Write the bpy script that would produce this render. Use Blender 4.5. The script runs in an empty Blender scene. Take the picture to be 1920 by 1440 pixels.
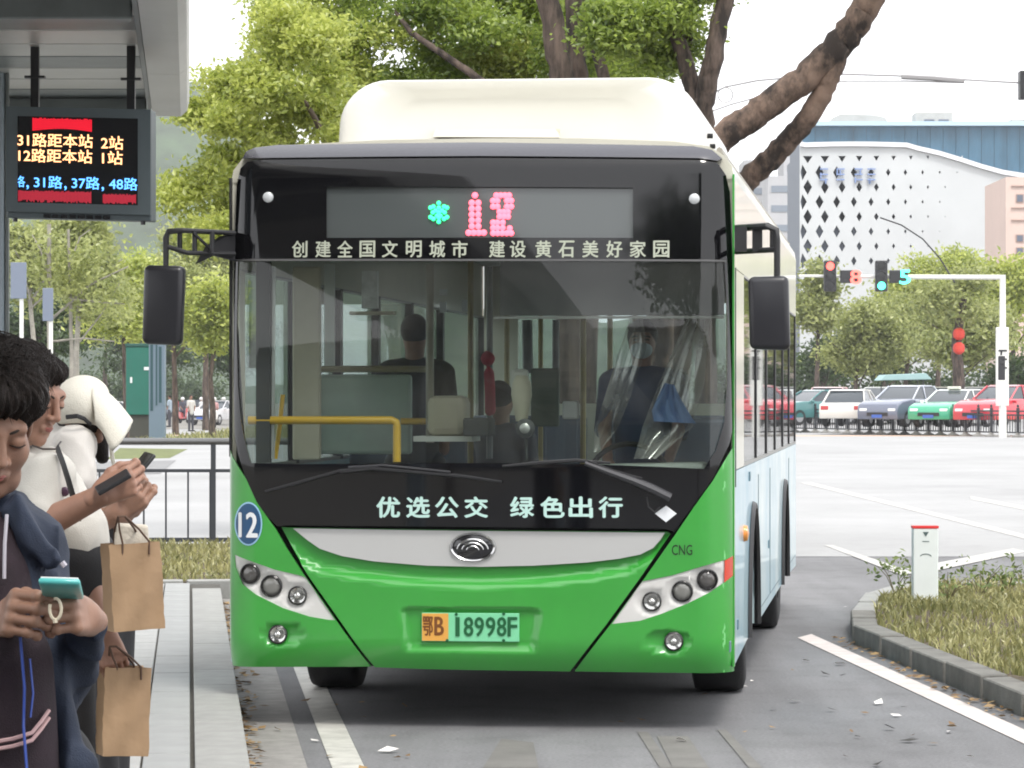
import bpy, bmesh, math, random
import numpy as np
from mathutils import Vector, Matrix, Euler
from mathutils.geometry import tessellate_polygon
random.seed(7); rng = np.random.default_rng(7)
SC = bpy.context.scene
COL = SC.collection
R = math.radians

# ------------------------------------------------------------------ camera
F, HY, H = 6400.0, 745.0, 1.65          # focal length in photo pixels, horizon row, eye height
cam_d = bpy.data.cameras.new('camera'); cam = bpy.data.objects.new('camera', cam_d); COL.objects.link(cam)
cam.location = (0, 0, H); cam.rotation_euler = (R(90), 0, 0)
cam_d.sensor_width = 36; cam_d.lens = F/1920*36; cam_d.shift_y = (HY-720)/1920
cam_d.clip_start = 0.5; cam_d.clip_end = 5000
SC.camera = cam

# ------------------------------------------------------------------ world and sun
SUN_EL, SUN_AZ = 58, 155                 # azimuth clockwise from +Y: sun behind the camera, to the right
W = bpy.data.worlds.new('World'); SC.world = W; W.use_nodes = True
nt = W.node_tree; nt.nodes.clear()
out = nt.nodes.new('ShaderNodeOutputWorld'); bg = nt.nodes.new('ShaderNodeBackground')
sky = nt.nodes.new('ShaderNodeTexSky'); sky.sky_type = 'NISHITA'; sky.sun_disc = False
sky.sun_elevation = R(SUN_EL); sky.sun_rotation = R(SUN_AZ); sky.air_density = 1.0; sky.dust_density = 4.0
hsv = nt.nodes.new('ShaderNodeHueSaturation'); hsv.inputs['Saturation'].default_value = 0.22
mixw = nt.nodes.new('ShaderNodeMix'); mixw.data_type = 'RGBA'; mixw.inputs['Factor'].default_value = 0.72
mixw.inputs['B'].default_value = (13.0, 13.1, 13.4, 1)      # overcast veil over the clear sky
nt.links.new(sky.outputs['Color'], hsv.inputs['Color']); nt.links.new(hsv.outputs['Color'], mixw.inputs['A'])
nt.links.new(mixw.outputs['Result'], bg.inputs['Color']); bg.inputs['Strength'].default_value = 0.13
nt.links.new(bg.outputs['Background'], out.inputs['Surface'])
sun_d = bpy.data.lights.new('sun', 'SUN'); sun_d.energy = 1.5; sun_d.angle = R(14); sun_d.color = (1, .96, .9)
sun = bpy.data.objects.new('sun', sun_d); COL.objects.link(sun)
_d = Vector((math.sin(R(SUN_AZ))*math.cos(R(SUN_EL)), math.cos(R(SUN_AZ))*math.cos(R(SUN_EL)), math.sin(R(SUN_EL))))
sun.rotation_euler = (-_d).to_track_quat('-Z', 'Y').to_euler()
SC.view_settings.view_transform = 'Standard'; SC.view_settings.look = 'None'
SC.view_settings.gamma = 1; SC.view_settings.use_curve_mapping = False
SC.view_settings.exposure = 0.55
cy = SC.cycles
cy.use_denoising = True; cy.max_bounces = 7; cy.transparent_max_bounces = 24; cy.volume_bounces = 0
cy.diffuse_bounces = 3; cy.glossy_bounces = 4; cy.transmission_bounces = 4; cy.caustics_reflective = False; cy.caustics_refractive = False
cy.sample_clamp_indirect = 6; cy.filter_width = 1.9

# ------------------------------------------------------------------ helpers
def at(px, py, D): return Vector(((px-960)/F*D, D, H+(HY-py)/F*D))
def gnd(px, py, z=0.0):
    D = (H-z)*F/(py-HY); return Vector(((px-960)/F*D, D, z))
def tag(o, label=None, cat=None, group=None, kind=None):
    if label: o['label'] = label
    if cat: o['category'] = cat
    if group: o['group'] = group
    if kind: o['kind'] = kind
    return o
def thing(name, label, cat, loc=(0,0,0), rz=0, group=None):
    o = bpy.data.objects.new(name, None); COL.objects.link(o); o.empty_display_size = .2
    o.location = loc; o.rotation_euler = (0, 0, rz)
    return tag(o, label, cat, group)
def link(name, me, m, parent=None, **kw):
    o = bpy.data.objects.new(name, me); COL.objects.link(o)
    if m is not None:
        if not me.materials: me.materials.append(m)
        elif me.materials[0] != m: o.material_slots[0].link = 'OBJECT'; o.material_slots[0].material = m
    if parent is not None: o.parent = parent
    return tag(o, **kw)
def copy_tree(o, parent=None, **kw):
    c = o.copy(); COL.objects.link(c); c.parent = parent
    for ch in o.children: copy_tree(ch, c)
    return tag(c, **kw)

MATS = {}
def mat(name, col, rough=.55, metal=0, coat=0, var=0, scale=4, bump=0, bscale=60, col2=None, emit=0, spec=.5, alpha=1, stretch=None, detail=6, ramp=(.3,.7)):
    if name in MATS: return MATS[name]
    m = bpy.data.materials.new(name); m.use_nodes = True; MATS[name] = m
    n = m.node_tree.nodes; l = m.node_tree.links; b = n['Principled BSDF']
    b.inputs['Base Color'].default_value = (*col, 1); b.inputs['Roughness'].default_value = rough
    b.inputs['Metallic'].default_value = metal; b.inputs['Coat Weight'].default_value = coat; b.inputs['Coat Roughness'].default_value = .04
    b.inputs['Specular IOR Level'].default_value = spec
    if alpha < 1: b.inputs['Alpha'].default_value = alpha
    if emit: b.inputs['Emission Color'].default_value = (*col, 1); b.inputs['Emission Strength'].default_value = emit
    if var or bump or col2:
        tc = n.new('ShaderNodeTexCoord'); mp = n.new('ShaderNodeMapping'); l.new(tc.outputs['Object'], mp.inputs['Vector'])
        if stretch: mp.inputs['Scale'].default_value = stretch
    if var or col2:
        t = n.new('ShaderNodeTexNoise'); t.inputs['Scale'].default_value = scale; t.inputs['Detail'].default_value = detail
        t.inputs['Roughness'].default_value = .65; l.new(mp.outputs['Vector'], t.inputs['Vector'])
        cr = n.new('ShaderNodeValToRGB'); l.new(t.outputs['Fac'], cr.inputs['Fac'])
        c2 = col2 or col; v = var
        cr.color_ramp.elements[0].position = ramp[0]; cr.color_ramp.elements[1].position = ramp[1]
        cr.color_ramp.elements[0].color = (*[c*(1-v) for c in col], 1); cr.color_ramp.elements[1].color = (*[min(1, c*(1+v)) for c in c2], 1)
        l.new(cr.outputs['Color'], b.inputs['Base Color'])
    if bump:
        t2 = n.new('ShaderNodeTexNoise'); t2.inputs['Scale'].default_value = bscale; t2.inputs['Detail'].default_value = 4
        l.new(mp.outputs['Vector'], t2.inputs['Vector'])
        bp = n.new('ShaderNodeBump'); bp.inputs['Strength'].default_value = min(1, bump); bp.inputs['Distance'].default_value = .01
        l.new(t2.outputs['Fac'], bp.inputs['Height']); l.new(bp.outputs['Normal'], b.inputs['Normal'])
    return m
def glass_mat(name, tint=(.8,.85,.83), rough=.01, ior=1.5, dirt_sheen=0.0):
    if name in MATS: return MATS[name]
    m = bpy.data.materials.new(name); m.use_nodes = True; MATS[name] = m
    n = m.node_tree.nodes; l = m.node_tree.links; n.clear()
    o = n.new('ShaderNodeOutputMaterial'); tr = n.new('ShaderNodeBsdfTransparent'); gl = n.new('ShaderNodeBsdfGlossy'); fr = n.new('ShaderNodeFresnel'); mx = n.new('ShaderNodeMixShader')
    tr.inputs['Color'].default_value = (*tint, 1); gl.inputs['Roughness'].default_value = rough; fr.inputs['IOR'].default_value = ior
    ge = n.new('ShaderNodeNewGeometry'); mf = n.new('ShaderNodeMath'); mf.operation = 'MULTIPLY_ADD'; mf.inputs[1].default_value = 1/ior-ior; mf.inputs[2].default_value = ior   # thin pane: same reflectance from both sides
    l.new(ge.outputs['Backfacing'], mf.inputs[0]); l.new(mf.outputs[0], fr.inputs['IOR'])
    l.new(fr.outputs[0], mx.inputs[0]); l.new(tr.outputs[0], mx.inputs[1]); l.new(gl.outputs[0], mx.inputs[2])
    last = mx
    if dirt_sheen:
        df = n.new('ShaderNodeBsdfDiffuse'); df.inputs['Color'].default_value = (.5,.5,.47,1)
        t = n.new('ShaderNodeTexNoise'); t.inputs['Scale'].default_value = 2.2; t.inputs['Detail'].default_value = 9
        tc = n.new('ShaderNodeTexCoord'); l.new(tc.outputs['Object'], t.inputs['Vector'])
        mr = n.new('ShaderNodeMapRange'); l.new(t.outputs['Fac'], mr.inputs['Value']); mr.inputs['From Min'].default_value = .35; mr.inputs['From Max'].default_value = .75; mr.inputs['To Max'].default_value = dirt_sheen*2
        m2 = n.new('ShaderNodeMixShader'); l.new(mr.outputs['Result'], m2.inputs[0]); l.new(mx.outputs[0], m2.inputs[1]); l.new(df.outputs[0], m2.inputs[2]); last = m2
    l.new(last.outputs[0], o.inputs['Surface'])
    return m
def leaf_mat(name, dark, light, trans=.45):
    if name in MATS: return MATS[name]
    m = bpy.data.materials.new(name); m.use_nodes = True; MATS[name] = m
    n = m.node_tree.nodes; l = m.node_tree.links; n.clear()
    o = n.new('ShaderNodeOutputMaterial'); g = n.new('ShaderNodeNewGeometry'); cr = n.new('ShaderNodeValToRGB')
    tx = n.new('ShaderNodeTexNoise'); tx.inputs['Scale'].default_value = .9; tc = n.new('ShaderNodeTexCoord'); l.new(tc.outputs['Object'], tx.inputs['Vector'])
    ma = n.new('ShaderNodeMath'); ma.operation = 'ADD'; l.new(g.outputs['Random Per Island'], ma.inputs[0])
    m3 = n.new('ShaderNodeMath'); m3.operation = 'MULTIPLY'; m3.inputs[1].default_value = 1.6; l.new(tx.outputs['Fac'], m3.inputs[0]); l.new(m3.outputs[0], ma.inputs[1])
    m4 = n.new('ShaderNodeMath'); m4.operation = 'MULTIPLY'; m4.inputs[1].default_value = .42; l.new(ma.outputs[0], m4.inputs[0]); l.new(m4.outputs[0], cr.inputs['Fac'])
    cr.color_ramp.elements[0].position = .25; cr.color_ramp.elements[1].position = .8
    cr.color_ramp.elements[0].color = (*dark, 1); cr.color_ramp.elements[1].color = (*light, 1)
    df = n.new('ShaderNodeBsdfDiffuse'); tl = n.new('ShaderNodeBsdfTranslucent'); mx = n.new('ShaderNodeMixShader'); mx.inputs[0].default_value = trans
    gl = n.new('ShaderNodeBsdfGlossy'); gl.inputs['Roughness'].default_value = .35; mg = n.new('ShaderNodeMixShader'); mg.inputs[0].default_value = .05
    l.new(cr.outputs[0], df.inputs[0]); l.new(cr.outputs[0], tl.inputs[0]); l.new(df.outputs[0], mx.inputs[1]); l.new(tl.outputs[0], mx.inputs[2])
    l.new(mx.outputs[0], mg.inputs[1]); l.new(gl.outputs[0], mg.inputs[2]); l.new(mg.outputs[0], o.inputs['Surface'])
    return m

class MB:
    def __init__(s): s.v = []; s.f = []
    def add(s, vs, fs):
        k = len(s.v); s.v += [tuple(p) for p in vs]; s.f += [tuple(i+k for i in f) for f in fs]; return s
    def box(s, c, d, rot=None):
        x, y, z = d[0]/2, d[1]/2, d[2]/2
        vs = [Vector(p) for p in ((-x,-y,-z),(x,-y,-z),(x,y,-z),(-x,y,-z),(-x,-y,z),(x,-y,z),(x,y,z),(-x,y,z))]
        if rot is not None:
            q = Euler(rot).to_matrix() if not isinstance(rot, Matrix) else rot
            vs = [q @ p for p in vs]
        return s.add([p+Vector(c) for p in vs], [(0,3,2,1),(4,5,6,7),(0,1,5,4),(1,2,6,5),(2,3,7,6),(3,0,4,7)])
    def bb(s, x0, x1, y0, y1, z0, z1): return s.box(((x0+x1)/2,(y0+y1)/2,(z0+z1)/2), (x1-x0,y1-y0,z1-z0))
    def beam(s, a, b, w, h):
        a, b = Vector(a), Vector(b); d = b-a
        return s.box((a+b)/2, (w, h, d.length), d.to_track_quat('Z', 'Y').to_matrix())
    def tube(s, pts, rad, n=8, cap=True, sq=1.0):
        pts = [Vector(p) for p in pts]; k = len(pts)
        if not hasattr(rad, '__len__'): rad = [rad]*k
        vs = []; fs = []; up = None
        for i, p in enumerate(pts):
            t = (pts[min(i+1, k-1)]-pts[max(i-1, 0)]).normalized()
            if up is None:
                up = Vector((0,0,1)) if abs(t.z) < .9 else Vector((0,1,0))
            a = (up - t*up.dot(t)).normalized(); up = a; b = t.cross(a)
            for j in range(n):
                w = 2*math.pi*j/n; vs.append(p + (a*math.cos(w) + b*math.sin(w)*sq)*rad[i])
        for i in range(k-1):
            for j in range(n): fs.append((i*n+j, i*n+(j+1)%n, (i+1)*n+(j+1)%n, (i+1)*n+j))
        if cap: fs.append(tuple(range(n-1, -1, -1))); fs.append(tuple((k-1)*n+j for j in range(n)))
        return s.add(vs, fs)
    def lathe(s, prof, c=(0,0,0), axis='Z', n=24, sx=1, sy=1, cap=False):
        vs = []; fs = []; k = len(prof); c = Vector(c)
        q = {'Z': Matrix.Identity(3), 'Y': Matrix.Rotation(R(90), 3, 'X'), 'X': Matrix.Rotation(R(90), 3, 'Y')}[axis] if isinstance(axis, str) else Vector(axis).to_track_quat('Z', 'Y').to_matrix()
        for r, z in prof:
            for j in range(n):
                w = 2*math.pi*j/n; vs.append(c + q @ Vector((r*math.cos(w)*sx, r*math.sin(w)*sy, z)))
        for i in range(k-1):
            for j in range(n): fs.append((i*n+j, i*n+(j+1)%n, (i+1)*n+(j+1)%n, (i+1)*n+j))
        if cap and prof[0][0] > 1e-6: fs.append(tuple(range(n-1, -1, -1)))
        if cap and prof[-1][0] > 1e-6: fs.append(tuple((k-1)*n+j for j in range(n)))
        return s.add(vs, fs)
    def prism(s, poly, fn, d):           # poly 2-D -> fn(a,b,t) with t in 0..1 (front, back)
        n = len(poly)
        vs = [fn(a, b, 0) for a, b in poly] + [fn(a, b, d) for a, b in poly]
        return s.add(vs, [tuple(range(n)), tuple(range(2*n-1, n-1, -1))] + [(i, i+n, (i+1)%n+n, (i+1)%n) for i in range(n)])
    def mesh(s, name, bevel=0, seg=2, smooth=False, ang=40, sub=0):
        me = bpy.data.meshes.new(name); me.from_pydata(s.v, [], s.f)
        bm = bmesh.new(); bm.from_mesh(me)
        bmesh.ops.remove_doubles(bm, verts=bm.verts, dist=1e-5)
        bmesh.ops.recalc_face_normals(bm, faces=bm.faces)
        if bevel:
            es = [e for e in bm.edges if len(e.link_faces) == 2 and e.calc_face_angle(0) > R(30)]
            bmesh.ops.bevel(bm, geom=es, offset=bevel, segments=seg, profile=.5, affect='EDGES', clamp_overlap=True)
        for f in bm.faces: f.smooth = smooth
        if smooth:
            for e in bm.edges:
                if len(e.link_faces) == 2 and e.calc_face_angle(0) > R(ang): e.smooth = False
        bm.to_mesh(me); bm.free(); return me
    def build(s, name, m, parent=None, bevel=0, seg=2, smooth=False, ang=40, **kw):
        return link(name, s.mesh(name, bevel, seg, smooth, ang), m, parent, **kw)

def text2d(txt, size=1.0, bold=0.0, xs=1.0):
    """centred flat outline of a word as 2-D verts and faces, height in metres"""
    cu = bpy.data.curves.new('word', 'FONT'); cu.body = txt; cu.size = size; cu.offset = bold; cu.resolution_u = 3
    cu.align_x = 'CENTER'; cu.fill_mode = 'BOTH'
    ob = bpy.data.objects.new('word', cu); COL.objects.link(ob)
    dg = bpy.context.evaluated_depsgraph_get()
    me = bpy.data.meshes.new_from_object(ob.evaluated_get(dg))
    vs = [(v.co.x*xs, v.co.y) for v in me.vertices]; fs = [tuple(p.vertices) for p in me.polygons]
    bpy.data.objects.remove(ob); bpy.data.curves.remove(cu); bpy.data.meshes.remove(me)
    if vs:
        ys = [v[1] for v in vs]; my = (min(ys)+max(ys))/2; xx = [v[0] for v in vs]; mx = (min(xx)+max(xx))/2
        vs = [(x-mx, y-my) for x, y in vs]
    return vs, fs
def embolden(vs, fs, b):
    if b <= 0: return vs, fs
    V = []; Fc = []
    for dx, dy in ((-b, 0), (b, 0), (0, -b*.7), (0, b*.7), (0, 0)):
        k = len(V); V += [(x+dx, y+dy) for x, y in vs]; Fc += [tuple(i+k for i in f) for f in fs]
    return V, Fc
def word(name, txt, size, m, parent, M, bold=0, xs=1, depth=.002, fit=None, **kw):
    vs, fs = text2d(txt, size, 0, xs); bk = bold
    if fit:
        w = max(v[0] for v in vs)-min(v[0] for v in vs); h = max(v[1] for v in vs)-min(v[1] for v in vs)
        vs = [(x*fit[0]/w, y*fit[1]/h) for x, y in vs]
    vs, fs = embolden(vs, fs, bk); nn = len(vs)//5 if bk > 0 else len(vs)
    me = bpy.data.meshes.new(name); me.from_pydata([M @ Vector((x, y, (i//nn)*.00012)) for i, (x, y) in enumerate(vs)], [], fs)
    return link(name, me, m, parent, **kw)

# ---- implicit surfaces for people and other organic shapes
def surface_nets(fn, lo, hi, h):
    lo = np.array(lo, float); n = np.ceil((np.array(hi)-lo)/h).astype(int)+1
    ax = [lo[i]+h*np.arange(n[i]) for i in range(3)]
    X, Y, Z = np.meshgrid(*ax, indexing='ij', sparse=False)
    V = fn(X.astype(np.float32), Y.astype(np.float32), Z.astype(np.float32))
    s = V < 0
    c = [V[i:n[0]-1+i, j:n[1]-1+j, k:n[2]-1+k] for i in (0,1) for j in (0,1) for k in (0,1)]
    offs = [(i,j,k) for i in (0,1) for j in (0,1) for k in (0,1)]
    sc = sum((q < 0).astype(np.int8) for q in c)
    act = (sc > 0) & (sc < 8); idx = -np.ones(act.shape, np.int64); pos = np.argwhere(act); idx[act] = np.arange(len(pos))
    vals = np.stack([q[act] for q in c], 1)
    P = np.zeros((len(pos), 3)); cnt = np.zeros(len(pos))
    for a in range(8):
        for b in range(a+1, 8):
            d = np.array(offs[b])-np.array(offs[a])
            if abs(d).sum() != 1: continue
            va, vb = vals[:, a], vals[:, b]; m = (va < 0) != (vb < 0); t = np.zeros_like(va); t[m] = va[m]/(va[m]-vb[m])
            P[m] += np.array(offs[a])+t[m, None]*d; cnt[m] += 1
    P = (P/cnt[:, None]+pos)*h+lo
    faces = []
    for axis in range(3):
        a1, a2 = (axis+1) % 3, (axis+2) % 3
        sl0 = [slice(None)]*3; sl1 = [slice(None)]*3; sl0[axis] = slice(0, n[axis]-1); sl1[axis] = slice(1, n[axis])
        ch = s[tuple(sl0)] != s[tuple(sl1)]; e = np.argwhere(ch)
        ok = (e[:, a1] > 0) & (e[:, a2] > 0) & (e[:, a1] < n[a1]-1) & (e[:, a2] < n[a2]-1); e = e[ok]
        q = []
        for d1, d2 in ((-1,-1),(0,-1),(0,0),(-1,0)):
            g = e.copy(); g[:, a1] += d1; g[:, a2] += d2; q.append(idx[g[:,0], g[:,1], g[:,2]])
        q = np.stack(q, 1); fl = s[tuple(e.T)]; q[~fl] = q[~fl][:, ::-1]; faces.append(q)
    return P, np.concatenate(faces)
def np_mesh(name, P, Fq, smooth=True):
    me = bpy.data.meshes.new(name); k = Fq.shape[1]
    me.vertices.add(len(P)); me.vertices.foreach_set('co', np.ascontiguousarray(P, np.float32).ravel())
    me.loops.add(Fq.size); me.loops.foreach_set('vertex_index', np.ascontiguousarray(Fq, np.int32).ravel())
    me.polygons.add(len(Fq)); me.polygons.foreach_set('loop_start', np.arange(0, Fq.size, k, dtype=np.int32)); me.polygons.foreach_set('loop_total', np.full(len(Fq), k, np.int32))
    me.polygons.foreach_set('use_smooth', np.full(len(Fq), smooth)); me.update(calc_edges=True); me.validate(); return me
def smin(a, b, k): 
    h = np.clip(.5+.5*(b-a)/k, 0, 1); return b*(1-h)+a*h-k*h*(1-h)
def smax(a, b, k): return -smin(-a, -b, k)
class SDF:
    """list of blended primitives; each is (kind, data, blend, op)"""
    def __init__(s): s.p = []
    def cap(s, a, b, r1, r2=None, k=.015, op='+'): s.p.append(('c', (Vector(a), Vector(b), r1, r1 if r2 is None else r2), k, op)); return s
    def ell(s, c, r, k=.015, op='+', rot=None): s.p.append(('e', (Vector(c), r, rot), k, op)); return s
    def box(s, c, r, rad=.01, k=.01, op='+', rot=None): s.p.append(('b', (Vector(c), r, rad, rot), k, op)); return s
    def xf(s, M):
        q = SDF(); R3 = M.to_3x3()
        for kd, d, k, op in s.p:
            if kd == 'c': q.p.append((kd, (M@d[0], M@d[1], d[2], d[3]), k, op))
            elif kd == 'e': q.p.append((kd, (M@d[0], d[1], R3 @ (d[2] if d[2] is not None else Matrix.Identity(3))), k, op))
            else: q.p.append((kd, (M@d[0], d[1], d[2], R3 @ (d[3] if d[3] is not None else Matrix.Identity(3))), k, op))
        return q
    def __add__(s, o): q = SDF(); q.p = s.p+o.p; return q
    def ev(s, X, Y, Z):
        V = None
        for kd, d, k, op in s.p:
            if kd == 'c':
                a, b, r1, r2 = d; ba = b-a; L = max(ba.length_squared, 1e-9)
                t = np.clip(((X-a.x)*ba.x+(Y-a.y)*ba.y+(Z-a.z)*ba.z)/L, 0, 1)
                v = np.sqrt((X-a.x-t*ba.x)**2+(Y-a.y-t*ba.y)**2+(Z-a.z-t*ba.z)**2)-(r1+(r2-r1)*t)
            else:
                c = d[0]; rot = d[-1]; x, y, z = X-c.x, Y-c.y, Z-c.z
                if rot is not None:
                    m = rot.transposed(); x, y, z = m[0][0]*x+m[0][1]*y+m[0][2]*z, m[1][0]*x+m[1][1]*y+m[1][2]*z, m[2][0]*x+m[2][1]*y+m[2][2]*z
                if kd == 'e':
                    r = d[1]; k0 = np.sqrt((x/r[0])**2+(y/r[1])**2+(z/r[2])**2); k1 = np.sqrt((x/r[0]**2)**2+(y/r[1]**2)**2+(z/r[2]**2)**2)
                    v = k0*(k0-1)/np.maximum(k1, 1e-6)
                else:
                    r, rad = d[1], d[2]; qx, qy, qz = abs(x)-r[0]+rad, abs(y)-r[1]+rad, abs(z)-r[2]+rad
                    v = np.sqrt(np.maximum(qx,0)**2+np.maximum(qy,0)**2+np.maximum(qz,0)**2)+np.minimum(np.maximum(qx, np.maximum(qy, qz)), 0)-rad
            if V is None: V = v
            elif op == '+': V = smin(V, v, k)
            elif op == '&': V = smax(V, v, k)
            else: V = smax(V, -v, k)
        return V
    def bounds(s, pad):
        lo = np.full(3, 1e9); hi = -lo
        for kd, d, k, op in s.p:
            if op != '+': continue
            if kd == 'c':
                for p, r in ((d[0], d[2]), (d[1], d[3])): lo = np.minimum(lo, np.array(p)-r); hi = np.maximum(hi, np.array(p)+r)
            else:
                r = max(d[1]) if d[-1] is not None else np.array(d[1]); lo = np.minimum(lo, np.array(d[0])-r); hi = np.maximum(hi, np.array(d[0])+r)
        return lo-pad, hi+pad
    def mesh(s, h, disp=None, lo=None, hi=None, pad=.03):
        l, u = s.bounds(pad)
        if lo is not None: l = np.maximum(l, lo)
        if hi is not None: u = np.minimum(u, hi)
        fn = s.ev if disp is None else (lambda X, Y, Z: s.ev(X, Y, Z)+disp(X, Y, Z))
        return surface_nets(fn, l, u, h)
    def obj(s, name, h, m, parent=None, disp=None, lo=None, hi=None, pad=.03, **kw):
        P, Q = s.mesh(h, disp, lo, hi, pad); return link(name, np_mesh(name, P, Q), m, parent, **kw)
def folds(amp, f=(9, 9, 4), seed=0):
    r = np.random.default_rng(seed); ks = r.normal(size=(7, 3))*np.array(f)*1.6; ph = r.uniform(0, 6.28, 7)
    def g(X, Y, Z):
        o = 0
        for k, p in zip(ks, ph): o = o+np.sin(k[0]*X+k[1]*Y+k[2]*Z+p)
        return amp*o/3
    return g

# ---- foliage
def leaf_cloud(name, m, parent, blobs, n, size, up=.3, flat=.9, **kw):
    """blobs: (centre, radii, weight); leaves sit mostly towards the outside of every blob, in sprays"""
    w = np.array([b[2] for b in blobs], float); w /= w.sum()
    nsp = max(8, n//14); bi = rng.choice(len(blobs), nsp, p=w)
    C = np.array([list(b[0]) for b in blobs]); Rr = np.array([list(b[1]) for b in blobs])
    K = 13; cd = rng.normal(size=(len(blobs), K, 3)); cd /= np.linalg.norm(cd, axis=2)[..., None]
    cc_ = C[:, None]+cd*Rr[:, None]*rng.uniform(.45, 1.0, (len(blobs), K, 1)); cr_ = Rr[:, None]*rng.uniform(.24, .46, (len(blobs), K, 1))*np.array([1, 1, .8])
    ki = rng.integers(0, K, nsp); C = cc_[bi, ki]; Rr = cr_[bi, ki]; bi = np.arange(nsp)
    d = rng.normal(size=(nsp, 3)); d /= np.linalg.norm(d, axis=1)[:, None]
    rad = rng.uniform(.15, 1.15, nsp)**.6; far_ = rng.random(nsp) < .10; rad[far_] *= rng.uniform(1.1, 1.45, far_.sum())
    sp = C[bi]+d*Rr[bi]*rad[:, None]
    si = rng.integers(0, nsp, n)
    P = sp[si]+rng.normal(size=(n, 3))*size*np.array([2.9, 2.9, 1.9])
    nr = rng.normal(size=(n, 3)); nr[:, 2] += up*3; nr /= np.linalg.norm(nr, axis=1)[:, None]
    a = np.cross(nr, rng.normal(size=(n, 3))); a /= np.linalg.norm(a, axis=1)[:, None]; b = np.cross(nr, a)
    s = size*rng.uniform(.6, 1.25, n)[:, None]
    V = np.empty((n, 4, 3)); V[:, 0] = P-a*s; V[:, 1] = P-b*s*.48+nr*s*.12; V[:, 2] = P+a*s; V[:, 3] = P+b*s*.48+nr*s*.12
    me = np_mesh(name, V.reshape(-1, 3), np.arange(n*4).reshape(n, 4), False)
    return link(name, me, m, parent, **kw)
def limb(mb, pts, r0, r1, n=8, wob=.0):
    k = len(pts); P = []; Rr = []
    for i in range(k-1):
        for j in range(6):
            t = j/6; a = Vector(pts[i]).lerp(Vector(pts[i+1]), t); g = (i+t)/(k-1)
            P.append(a+Vector(rng.normal(size=3))*wob*(r0+(r1-r0)*g)); Rr.append((r0+(r1-r0)*g)*random.uniform(.97, 1.03))
    P.append(Vector(pts[-1])); Rr.append(r1); mb.tube(P, Rr, n)
# ================================================================== GROUND AND ROADS
def sheet(name, poly, z, m, **kw):
    me = bpy.data.meshes.new(name); me.from_pydata([(p[0], p[1], z) for p in poly], [], [tuple(range(len(poly)))])
    me.update()
    if me.polygons[0].normal.z < 0: me.flip_normals()
    return link(name, me, m, **kw)
def road_mat(name, col, streak=(2.2,.12,1), amt=.22, speck=.25, rough=.85):
    m = mat(name, col, rough, bump=.5, bscale=160); n = m.node_tree.nodes; l = m.node_tree.links; b_ = n['Principled BSDF']
    tc = n.new('ShaderNodeTexCoord'); acc = None
    for sc_, st, a_, lo, hi, det in ((1, streak, amt, .35, .7, 8), (.35, (1,1,1), amt*.8, .35, .7, 10), (55, (1,1,1), speck, .3, .75, 3), (3.2, (1,.8,1), amt*.5, .5, .72, 9)):
        mp = n.new('ShaderNodeMapping'); mp.inputs['Scale'].default_value = st; l.new(tc.outputs['Object'], mp.inputs['Vector']); t = n.new('ShaderNodeTexNoise'); t.inputs['Scale'].default_value = sc_; t.inputs['Detail'].default_value = det; l.new(mp.outputs[0], t.inputs['Vector'])
        r = n.new('ShaderNodeMapRange'); r.inputs['From Min'].default_value = lo; r.inputs['From Max'].default_value = hi; r.inputs['To Min'].default_value = 1+a_*.6; r.inputs['To Max'].default_value = 1-a_; l.new(t.outputs['Fac'], r.inputs['Value'])
        if acc is None: acc = r.outputs['Result']
        else: mu = n.new('ShaderNodeMath'); mu.operation = 'MULTIPLY'; l.new(acc, mu.inputs[0]); l.new(r.outputs['Result'], mu.inputs[1]); acc = mu.outputs[0]
    vm = n.new('ShaderNodeVectorMath'); vm.operation = 'SCALE'; vm.inputs[0].default_value = col; l.new(acc, vm.inputs['Scale']); l.new(vm.outputs[0], b_.inputs['Base Color'])
    return m
m_asph = road_mat('asphalt', (.165,.165,.17))
m_patch = mat('asphalt_patch', (.16,.155,.145), .9, var=.2, scale=2.5, bump=.4, bscale=140)
m_conc = road_mat('avenue_concrete', (.33,.33,.33), (.25,.14,1), .09, .04)
m_paint = mat('road_paint', (.50,.49,.45), .6, var=.25, scale=7, detail=10)
m_paintp = mat('worn_pink_paint', (.55,.49,.46), .6, var=.2, scale=6, detail=10)
m_kerb = mat('granite_kerb', (.3,.3,.285), .8, var=.14, scale=6, bump=.4, bscale=120)
m_kerbd = mat('weathered_kerb', (.16,.155,.14), .85, var=.3, scale=5, bump=.5, bscale=90)
m_slab = mat('paving_granite', (.3,.305,.3), .72, var=.1, scale=3.5, bump=.25, bscale=200)
m_slab2 = mat('paving_granite_pale', (.36,.36,.35), .72, var=.1, scale=3.5, bump=.25, bscale=200)
m_gut = mat('gutter_concrete', (.27,.26,.245), .85, var=.2, scale=8, bump=.4, bscale=90)
m_soil = mat('soil', (.09,.07,.045), .95, var=.4, scale=9, bump=.6, bscale=30)
m_grassb = mat('grass_base', (.13,.15,.05), .95, var=.4, scale=1.6, bump=.5, bscale=30)
sheet('ground', [(-900,-120),(900,-120),(900,1400),(-900,1400)], -.012, mat('far_ground', (.2,.19,.17), .9, var=.15, scale=.1), kind='structure')
sheet('bus_lane', [(-9,-40),(30,-40),(30,60),(-9,60)], 0, m_asph, kind='structure')
sheet('avenue', [(-180,35.6),(180,35.0),(180,176),(-180,176)], .004, m_conc, kind='structure')
ty = -math.tan(R(5.4))                       # kerb runs towards photo column 355
def kx(Y, off=0): return .25 + ty*Y + off    # road-side edge of the pavement
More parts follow.
